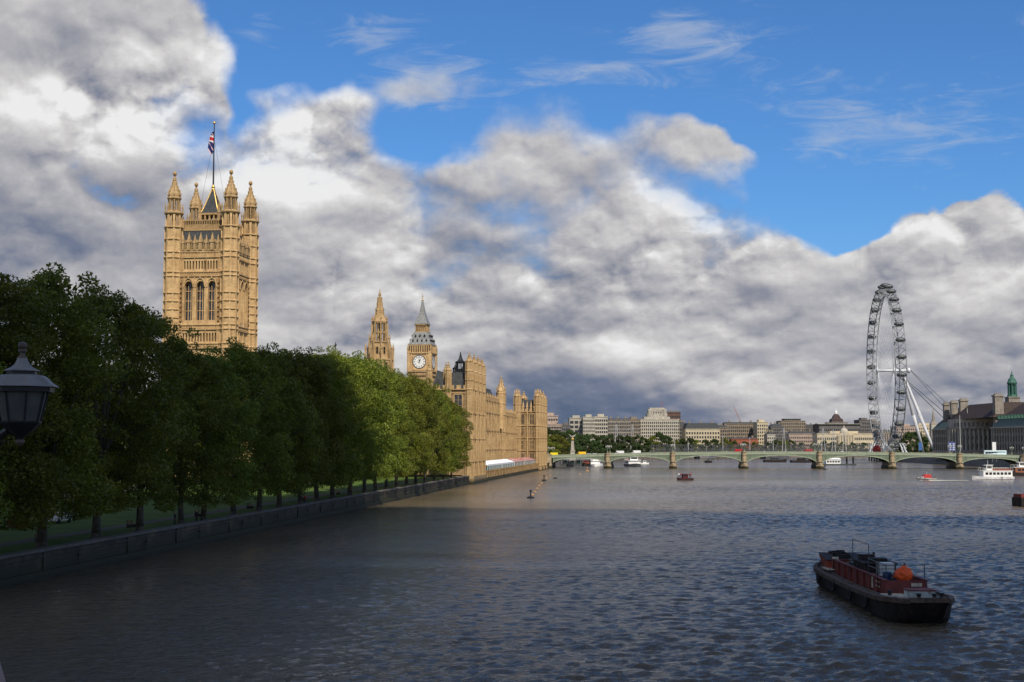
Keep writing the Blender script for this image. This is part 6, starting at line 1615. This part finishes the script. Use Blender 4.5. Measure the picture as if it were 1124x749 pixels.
# ------------------------------------------------------------------ boats
def hull_mesh(L_, B__, fb, mat, name='hull', bow=.35, keel=.5):
    b = MB(); n = 16; rings = []
    for k in range(n+1):
        u = k/n; x = -L_/2 + L_*u
        w_ = B__/2*(1 if u < 1-bow else math.cos((u-(1-bow))/bow*PI/2)**.75); w_ = max(w_, .04); z_ = fb*(1 + .35*max(0, (u-.6)/.4)**2)
        rings.append([(x, -w_*.72, -keel), (x, -w_, .15), (x + .25*max(0, u-.8), -w_, z_), (x + .25*max(0, u-.8), w_, z_), (x, w_, .15), (x, w_*.72, -keel)])
    b.loft(rings, [0]*len(rings)); return b.mesh(name, mat)
def boat(px, Y, head, label, cat='boat', name='boat', kind='launch', hullm=None, topm=None, L_=6, B__=2.2, fb=.8, group=None):
    """head = direction of the bow, radians from +X"""
    t = thing(name, label, cat, (XX(px, Y, 510), Y, 0), head, group)
    place('hull', hull_mesh(L_, B__, fb, hullm or rust_hull), t)
    if kind == 'tour':
        b = MB(); b.box(-L_*.46, L_*.27, -B__*.44, B__*.44, fb, fb+2.1); cb_ = b.build('cabin', topm or white_p, t)
        for s in (-1, 1):
            for k in range(7):
                x = -L_*.42 + k*L_*.095; b = MB(); b.box(x, x+L_*.07, s*B__*.44, s*(B__*.44+.04), fb+.7, fb+1.6); b.build('window', glass, cb_)
        b = MB(); b.box(-L_*.48, L_*.30, -B__*.47, B__*.47, fb+2.1, fb+2.25); b.build('upper_deck', white_p, t)
        b = MB(); b.box(L_*.02, L_*.17, -B__*.28, B__*.28, fb+2.25, fb+4.2); b.box(L_*.0, L_*.19, -B__*.32, B__*.32, fb+4.2, fb+4.35); wh_ = b.build('wheelhouse', white_p, t)
        b = MB(); b.box(L_*.17, L_*.17+.05, -B__*.24, B__*.24, fb+3.0, fb+3.9)
        for s in (-1, 1): b.box(L_*.035, L_*.155, s*B__*.28, s*(B__*.28+.04), fb+3.0, fb+3.9)
        b.build('window', glass, wh_)
        b = MB()
        for k in range(14):
            x = -L_*.47 + k*L_*.058
            for s in (-1, 1): b.tube((x, s*B__*.46, fb+2.25), (x, s*B__*.46, fb+3.2), .035, .035, 4)
        for s in (-1, 1): b.tube((-L_*.47, s*B__*.46, fb+3.2), (L_*.28, s*B__*.46, fb+3.2), .04, .04, 4)
        b.tube((-L_*.47, -B__*.46, fb+3.2), (-L_*.47, B__*.46, fb+3.2), .04, .04, 4); b.build('railing', white_p, t)
        b = MB(); b.tube((L_*.1, 0, fb+4.3), (L_*.1, 0, fb+6.2), .06, .04, 5); b.tube((L_*.1, -.8, fb+5.4), (L_*.1, .8, fb+5.4), .04, .04, 4); b.build('mast', white_p, t)
        b = MB()
        for k in range(8): b.box(-L_*.42+k*L_*.05, -L_*.40+k*L_*.05, -B__*.36, -B__*.06, fb+2.26, fb+2.9); b.box(-L_*.42+k*L_*.05, -L_*.40+k*L_*.05, B__*.06, B__*.36, fb+2.26, fb+2.9)
        b.build('seats', simple('orange_seats', (.42, .10, .04), .6, .2, 1), t)
    elif kind == 'launch':
        b = MB(); b.box(-L_*.18, L_*.16, -B__*.34, B__*.34, fb, fb+1.4); b.box(-L_*.22, L_*.20, -B__*.38, B__*.38, fb+1.4, fb+1.5); cb_ = b.build('cabin', topm or white_p, t)
        b = MB()
        for s in (-1, 1): b.box(-L_*.14, L_*.12, s*B__*.34, s*(B__*.34+.03), fb+.7, fb+1.2)
        b.box(L_*.16, L_*.16+.03, -B__*.28, B__*.28, fb+.7, fb+1.2); b.build('window', glass, cb_)
        b = MB(); b.tube((0, 0, fb+1.5), (0, 0, fb+2.6), .04, .03, 5); b.tube((L_*.35, -B__*.3, fb), (L_*.35, -B__*.3, fb+.8), .03); b.tube((L_*.35, B__*.3, fb), (L_*.35, B__*.3, fb+.8), .03); b.tube((L_*.35, -B__*.3, fb+.8), (L_*.35, B__*.3, fb+.8), .03); b.build('mast', steel_g, t)
    elif kind == 'rib':
        b = MB(); w_ = B__/2
        pts = [(-L_/2, -w_, .55), (L_*.2, -w_, .6), (L_*.42, -w_*.55, .75), (L_*.5, 0, .85), (L_*.42, w_*.55, .75), (L_*.2, w_, .6), (-L_/2, w_, .55)]
        b.path(pts, .33, 10); b.build('inflatable_tube', topm, t, True)
        b = MB(); b.box(-.6, .4, -.5, .5, .5, 1.5); b.box(.3, .4, -.55, .55, 1.5, 1.9); b.build('console', white_p, t)
        b = MB()
        for k in range(3): b.box(-L_*.42+k*.9, -L_*.42+k*.9+.5, -.6, .6, .5, .95)
        b.tube((-L_*.42, -w_, .8), (-L_*.42, -w_*.6, 2.4), .05, .05, 5); b.tube((-L_*.42, w_, .8), (-L_*.42, w_*.6, 2.4), .05, .05, 5); b.tube((-L_*.42, -w_*.6, 2.4), (-L_*.42, w_*.6, 2.4), .05, .05, 5); b.box(-L_*.54, -L_*.47, -.35, .35, .1, 1.3); b.build('seat_pods', steel_dk, t)
    return t
def wake(px, Y, dirx, L_, w_, label=None):
    b = MB(); n = 46; rd2 = random.Random(2)
    x0, y0 = XX(px, Y, 520), Y; d = Vector((math.cos(dirx), math.sin(dirx))); nn = Vector((-d.y, d.x))
    for k in range(n):
        u = k/n
        for q in range(7):
            s = rd2.gauss(0, w_*(.25+.55*u)); p = Vector((x0, y0)) + d*L_*(u + rd2.uniform(-.02, .02)) + nn*s
            r_ = w_*rd2.uniform(.12, .38)*(1-u*.75); h_ = .05 + .28*(1-u)**2*rd2.random()
            b.ball((p.x, p.y, 0.0), r_*1.6, r_, h_, 7, 4)
    tag(b.build('wake', white_foam, smooth=True), kind='stuff')
white_foam = simple('foam', (.62, .60, .53), .6, .15, 2)
boat(1016, 498, PI + .15, 'small red rescue-style motor boat trailing a white wake', name='speedboat', kind='rib', hullm=white_p, topm=simple('grey_tube', (.25, .24, .22), .6, .2, 1), L_=6.8, B__=2.6)
b = MB(); 
sp = thing('sprayhood', 'bright red spray hood on the small boat with the wake', 'canopy', (XX(1016.5, 498, 510), 498, .9), PI+.15)
b.loft([[(-1.6,-1.1),(1.5,-1.1),(1.5,1.1),(-1.6,1.1)], [(-1.5,-1.0),(1.1,-1.0),(1.1,1.0),(-1.5,1.0)], [(-1.2,-.6),(.8,-.6),(.8,.6),(-1.2,.6)]], [0, .9, 1.25]); b.build('hood', simple('bright_red', (.38, .025, .02), .5, .1, 1), sp)
b = MB(); b.box(1.12, 1.6, -.8, .8, .1, .5); b.tube((-.2, 0, 1.2), (-.2, 0, 2.2), .04); b.build('light_mast', white_p, sp)
wake(1020, 497, .02, 14.5, .8)
boat(1088.5, 510, PI + .12, 'white passenger boat with orange seats and a wheelhouse, nearest on the right', kind='tour', name='tour_boat', hullm=simple('grey_white_hull', (.5, .5, .5), .5, .2, .5, dirt=(.05, .05, .06), dirtamt=.8), L_=15.5, B__=4.2, fb=1.1)
boat(1126, 575, PI + .05, 'white and brown passenger boat at the right edge behind the nearest one', kind='tour', name='tour_boat', hullm=rust_hull, topm=simple('brown_cabin', (.25, .10, .05), .6, .2, .5), L_=20, B__=4.6, fb=1.3)
boat(751.5, 500, PI + .25, 'small dark red and black work boat with people aboard in mid-river', kind='launch', name='work_boat', hullm=simple('maroon_hull', (.04, .012, .012), .5, .3, 1), topm=simple('maroon_cabin', (.09, .015, .018), .5, .3, 1), L_=6.0, B__=2.2, fb=.8)
for q, (dx_, nm) in enumerate(((-2.2, 'white'), (-1.5, 'red'), (1.7, 'black'), (2.3, 'red'))):
    o = place('person', PM[nm], None, (XX(751.5, 500, 510)+dx_, 500 + (.5 if q % 2 else -.5), .95), 1.0*q)
    tag(o, ['person in a white top standing at the right end of the dark red work boat', 'person in a red top beside the white-clad person on the work boat', 'person in black standing at the left part of the work boat', 'person in a red top at the left tip of the work boat'][3-q if False else q].replace('right end', 'left end') if q == 0 else ['', 'person in a red top left of the cabin on the dark red work boat', 'person in black right of the cabin on the dark red work boat', 'person in a red top at the right tip of the dark red work boat'][q], 'person')
boat(654.5, 812, -1.75, 'white cabin cruiser seen end-on under the first arch of the green bridge', kind='tour', name='tour_boat', hullm=white_p, L_=16, B__=6.2, fb=1.2)
boat(695, 812, -1.5, 'white passenger catamaran seen end-on under the second arch of the green bridge', kind='tour', name='tour_boat', hullm=steel_dk, L_=20, B__=8.0, fb=1.4)
boat(777.5, 985, -1.7, 'dark launch beyond the third arch of the green bridge', kind='launch', name='launch', hullm=rust_hull, topm=steel_g, L_=9, B__=5.5, fb=1.3)
boat(707.5, 905, .2, 'tiny pale motor boat beyond the right half of the second arch', kind='launch', name='launch', hullm=white_p, L_=6, B__=2.2, fb=.8)
boat(880, 990, .1, 'dark moored lighter with a low hut beyond the fourth arch', kind='launch', name='lighter', hullm=rust_hull, topm=rust_hull, L_=16, B__=5, fb=1.6)
boat(851, 1010, .05, 'dark moored lighter beyond the third-to-fourth pier gap near the red bus', kind='launch', name='lighter', hullm=rust_hull, topm=steel_dk, L_=17, B__=5, fb=1.8)
# landing stage with a white shelter under the fifth arch
t = thing('landing_stage', 'dark floating landing stage with a white shelter under the fifth arch', 'pontoon', (XX(914, 860, 510), 860, 0), 0)
b = MB(); b.box(-9.5, 14, -3, 3, -.5, .9); b.box(14, 44, -.8, .8, 1.2, 1.6); b.build('float', steel_dk, t)
b = MB(); b.box(-4.5, 4.5, -2, 2, .9, 3.6); b.loft([[(-5,-2.4),(5,-2.4),(5,2.4),(-5,2.4)], [(-4.2,-.2),(4.2,-.2),(4.2,.2),(-4.2,.2)]], [3.6, 4.6]); sh_ = b.build('shelter', white_p, t)
b = MB(); 
for k in range(5): b.box(-4+k*1.7, -2.8+k*1.7, -2.05, -2.003, 1.7, 2.8)
b.build('window', glass, sh_)
b = MB()
for x in (9.5, 13.5): b.tube((x, 2.6, -2), (x, 2.6, 5.2), .55, .55, 8)
b.build('mooring_pile', black, t)
# pier pontoon by the left abutment
t = thing('landing_stage', 'long dark landing stage with canopies beyond the first arch by the left abutment', 'pontoon', (XX(633, 835, 510), 835, 0), .1)
b = MB(); b.box(-14, 16, -4, 4, -.5, .9); b.build('float', steel_dk, t)
b = MB(); b.box(-10, 13, -3, 3, 3.9, 4.3)
for x in range(-10, 14, 4): b.tube((x, -3, .9), (x, -3, 3.9), .12); b.tube((x, 3, .9), (x, 3, 3.9), .12)
b.build('canopy', steel_g, t)
b = MB()
for k in range(5): b.box(-8+k*4, -5+k*4, -1.5, 1.5, .9, 3.2)
b.build('kiosks', dkgl, t)
boat(643.5, 822, -1.9, 'dark boat with an orange-red funnel under the first arch beside the white cruiser', kind='launch', name='launch', hullm=rust_hull, topm=simple('orange_red_cabin', (.5, .09, .03), .5, .2, 1), L_=9, B__=4.2, fb=1.6)
boat(625, 800, -1.9, 'small black boat moored close to the left abutment under the first arch', kind='launch', name='launch', hullm=black, topm=black, L_=8, B__=3, fb=1.2)
# barge stern at the right edge
t = thing('lighter', 'end of a brown steel lighter just entering at the right edge of the water', 'barge', (XX(1143, 287, 545), 290, 0), .2)
place('hull', hull_mesh(9, 3.6, 1.9, rust_hull, bow=.2), t)
b = MB(); b.box(-4.3, 3.0, -1.5, 1.5, 1.9, 2.6); b.build('coaming', rust_red, t)
# buoys in a line off the terrace
by_m = simple('yellow_buoy', (.42, .22, .06), .5, .2, 2)
def buoy(px, py, big, label, group=None, col=None, post=True):
    Y = F*CH/(py-488.0); t = thing('buoy', label, 'buoy', (XX(px, Y, py), Y, 0), 0, group); s = big
    b = MB(); b.lathe(0, 0, [(.5*s, -.2), (.95*s, .0), (.95*s, .25*s), (.5*s, .45*s)], 12); b.build('float', black if big > .9 else (col or by_m), t)
    if post:
        b = MB(); b.lathe(0, 0, [(.2*s, .4*s), (.12*s, 1.5*s), (.3*s, 1.6*s), (.3*s, 2.0*s), (.05, 2.2*s)], 8); b.build('marker', black if big > .9 else (col or by_m), t)
buoy(582.5, 546.5, .95, 'black post buoy nearest the camera in the line off the palace terrace')
buoy(597.2, 527.5, .95, 'black post buoy halfway along the line off the palace terrace')
for q, (px, py) in enumerate(((584.5, 543), (587, 539.5), (589.5, 536), (591.5, 533), (594, 530.5), (600, 524.5), (603.5, 522))):
    buoy(px, py, .5, 'low yellow float in the line off the palace terrace, %s from the camera' % ORD[q], 'yellow floats off the terrace', post=False)
buoy(609.5, 525, .9, 'dark low buoy right of the float line off the palace terrace', col=black, post=False)
buoy(644.5, 517, .9, 'upright yellow marker buoy in front of the first arch')
buoy(636.5, 520.5, .6, 'small yellow float left of the upright yellow marker buoy', post=False)
buoy(905.5, 515.5, 1.0, 'small pale marker at the foot of the fourth pier from the left', col=patch_m)

# ------------------------------------------------------------------ gardens: car, visitors, benches
vehicle('car', (.80, .80, .80), (XX(64, 186, 575), 186, 2.41), 1.35, 'white car parked beyond the lawn behind the nearest trees', 'car', 'car')
rd = random.Random(4)
for px, Y, nm, lab in ((175, 181, 'black', 'visitor in black standing under the trees left of the pair by the wall'), (190, 186, 'black', 'visitor in black standing under the trees, right one of the pair by the wall'), (327, 244, 'red', 'visitor in a red top by the river wall under the trees'), (331, 246, 'navy', 'visitor in navy next to the red-clad visitor by the river wall')):
    o = place('person', PM[nm], None, (wallX(Y)-2.0 - (1.2 if px in (175, 331) else 0), Y, 2.4), rd.uniform(0, 6)); tag(o, lab, 'person')
def bench(x, y, label):
    t = thing('park_bench', label, 'bench', (x, y, 2.4), R(90)-.1, 'benches along the garden path')
    b = MB()
    for k in range(4): b.box(-.9, .9, -.25+k*.13, -.15+k*.13, .43, .47)
    b.build('seat', wood_m, t); b = MB()
    for k in range(3): b.box(-.9, .9, .28, .32, .55+k*.14, .64+k*.14)
    b.build('backrest', wood_m, t)
    for x_ in (-.8, .8): b = MB(); b.box(x_-.04, x_+.04, -.25, .32, 0, .43); b.box(x_-.04, x_+.04, .26, .34, .43, .98); b.build('leg', black, t)
for k, Y in enumerate((150, 176, 202, 228, 262, 292)): bench(wallX(Y)-7.0, Y, '%s wooden bench under the riverside trees counted from the near end' % ORD[k])
t = thing('litter_kiosk', 'dark red box-like kiosk beyond the lawn near the left edge', 'kiosk', (XX(21, 176, 575), 176, 2.4), .1)
b = MB(); b.box(-1.2, 1.2, -1, 1, 0, 2.0); b.build('body', rust_red, t); b = MB(); b.box(-1.4, 1.4, -1.2, 1.2, 2.0, 2.15); b.build('roof', black, t)

# ------------------------------------------------------------------ near bridge: parapet and the hanging lantern
q0 = Vector((-1.63, 4.4)); dr = Vector((-.42, 1.0)).normalized(); nr = Vector((-dr.y, dr.x))
pink = stone('pink_granite', (.30, .22, .19), (.24, .175, .155), (.10, .08, .07), (1.2, .6), streak=.3)
pa = thing('stone_parapet', 'pinkish granite bridge parapet just showing in the lower left corner', 'parapet', (q0.x, q0.y, 0), 0)
def strip(l0, l1, w0, w1, z0, z1): return [tuple(dr*l0 + nr*w0), tuple(dr*l1 + nr*w0), tuple(dr*l1 + nr*w1), tuple(dr*l0 + nr*w1)]
b = MB(); b.loft([strip(-9, -.02, .05, .45, 0, 0)]*2, [11.2, 12.15]); b.build('wall', pink, pa)
b = MB(); b.loft([strip(-9.05, .0, 0, .5, 0, 0)]*2, [12.152, 12.33]); b.build('coping', pink, pa)
b = MB(); b.loft([[tuple(q0 + dr*-9 + nr*.02), tuple(q0 + dr*11 + nr*.7), tuple(q0 + dr*11 + nr*14), tuple(q0 + dr*-9 + nr*14)]]*2, [10.9, 11.2]); tag(b.build('pavement', granite), kind='structure')
YL = 12.0; cxl, czl = XX(23.5, YL, 430), 0
lz = lambda py: ZZ(py, YL)
la = thing('hanging_lantern', 'large grey six-sided lantern with frosted panes and a ball finial at the left edge', 'street lamp', (cxl, YL, 0), R(8))
lead = simple('grey_lead', (.20, .187, .175), .55, .15, 6, dirt=(.14, .13, .12), dirtamt=.5); frost = newmat('frosted_glass'); prin(frost, mixc(sstep(fbm(coord(), 5, 4), .3, .7), (.07, .068, .063), (.115, .11, .10)), .5, spec=.3)
u = 1/125.0
N6 = 8
def ringp(prof, mat, nm, par=la, n=N6, rot=PI/8): b = MB(); b.lathe(0, 0, prof, n, rot); return b.build(nm, mat, par)
k_ = YL/F
ringp([(3*k_, lz(395)), (5.4*k_, lz(392.5)), (2.6*k_, lz(390.5)), (2.6*k_, lz(388)), (4.8*k_, lz(386)), (4.8*k_, lz(384.5)), (3.0*k_, lz(383)), (4.6*k_, lz(381)), (4.9*k_, lz(379)), (4.0*k_, lz(376.5)), (1.0*k_, lz(375.3))], simple('aged_bronze', (.11, .075, .06), .5, .3, 8), 'finial', n=14)
ringp([(19*k_, lz(407.5)), (18.5*k_, lz(406.5)), (12*k_, lz(403.5)), (8.2*k_, lz(400)), (6.0*k_, lz(396)), (5.2*k_, lz(393))], lead, 'upper_hood', n=N6)
ringp([(16*k_, lz(411.5)), (16*k_, lz(407.4))], black, 'vent_collar')
ringp([(40*k_, lz(425)), (39.5*k_, lz(424)), (33*k_, lz(419.5)), (28.5*k_, lz(415)), (25*k_, lz(412.6)), (15*k_, lz(411))], lead, 'roof_hood')
ringp([(35*k_, lz(430.5)), (35.5*k_, lz(425.5))], black, 'top_frame')
ringp([(20.5*k_, lz(463)), (27.8*k_, lz(430))], frost, 'pane')
b = MB()
for k in range(N6):
    a_ = PI/8+k*PI/4; b.tube((21*k_*math.cos(a_), 21*k_*math.sin(a_), lz(463)), (28.6*k_*math.cos(a_), 28.6*k_*math.sin(a_), lz(430)), 1.4*k_, 1.5*k_, 6)
b.build('glazing_bar', black, la)
ringp([(3*k_, lz(483)), (5*k_, lz(479)), (14*k_, lz(473)), (20*k_, lz(467)), (22.5*k_, lz(464.5)), (23*k_, lz(462.5))], black, 'bottom_bowl')
ringp([(1*k_, lz(490)), (3.0*k_, lz(488)), (5.0*k_, lz(485.5)), (5.0*k_, lz(484)), (2.6*k_, lz(482)), (4*k_, lz(480))], MATS['aged_bronze'], 'drop_finial', n=12)
post = Vector((-5.75, 12.9)) - Vector((cxl, YL))
b = MB(); pts = []
zz_ = lz(470)
for k in range(9): u_ = k/8; pts.append((post.x*u_*.98 - .10, post.y*u_, zz_ - .02 - .55*math.sin(u_*PI)*.5))
b.path(pts, .035, 8); b.build('bracket', black, la)
b = MB(); b.T = Matrix.Rotation(-R(8), 4, 'Z'); b.lathe(post.x, post.y, [(.22, 11.2), (.22, 11.6), (.12, 11.8), (.09, zz_+.3), (.02, zz_+.6)], 10); b.T = None; b.build('post', black, la)
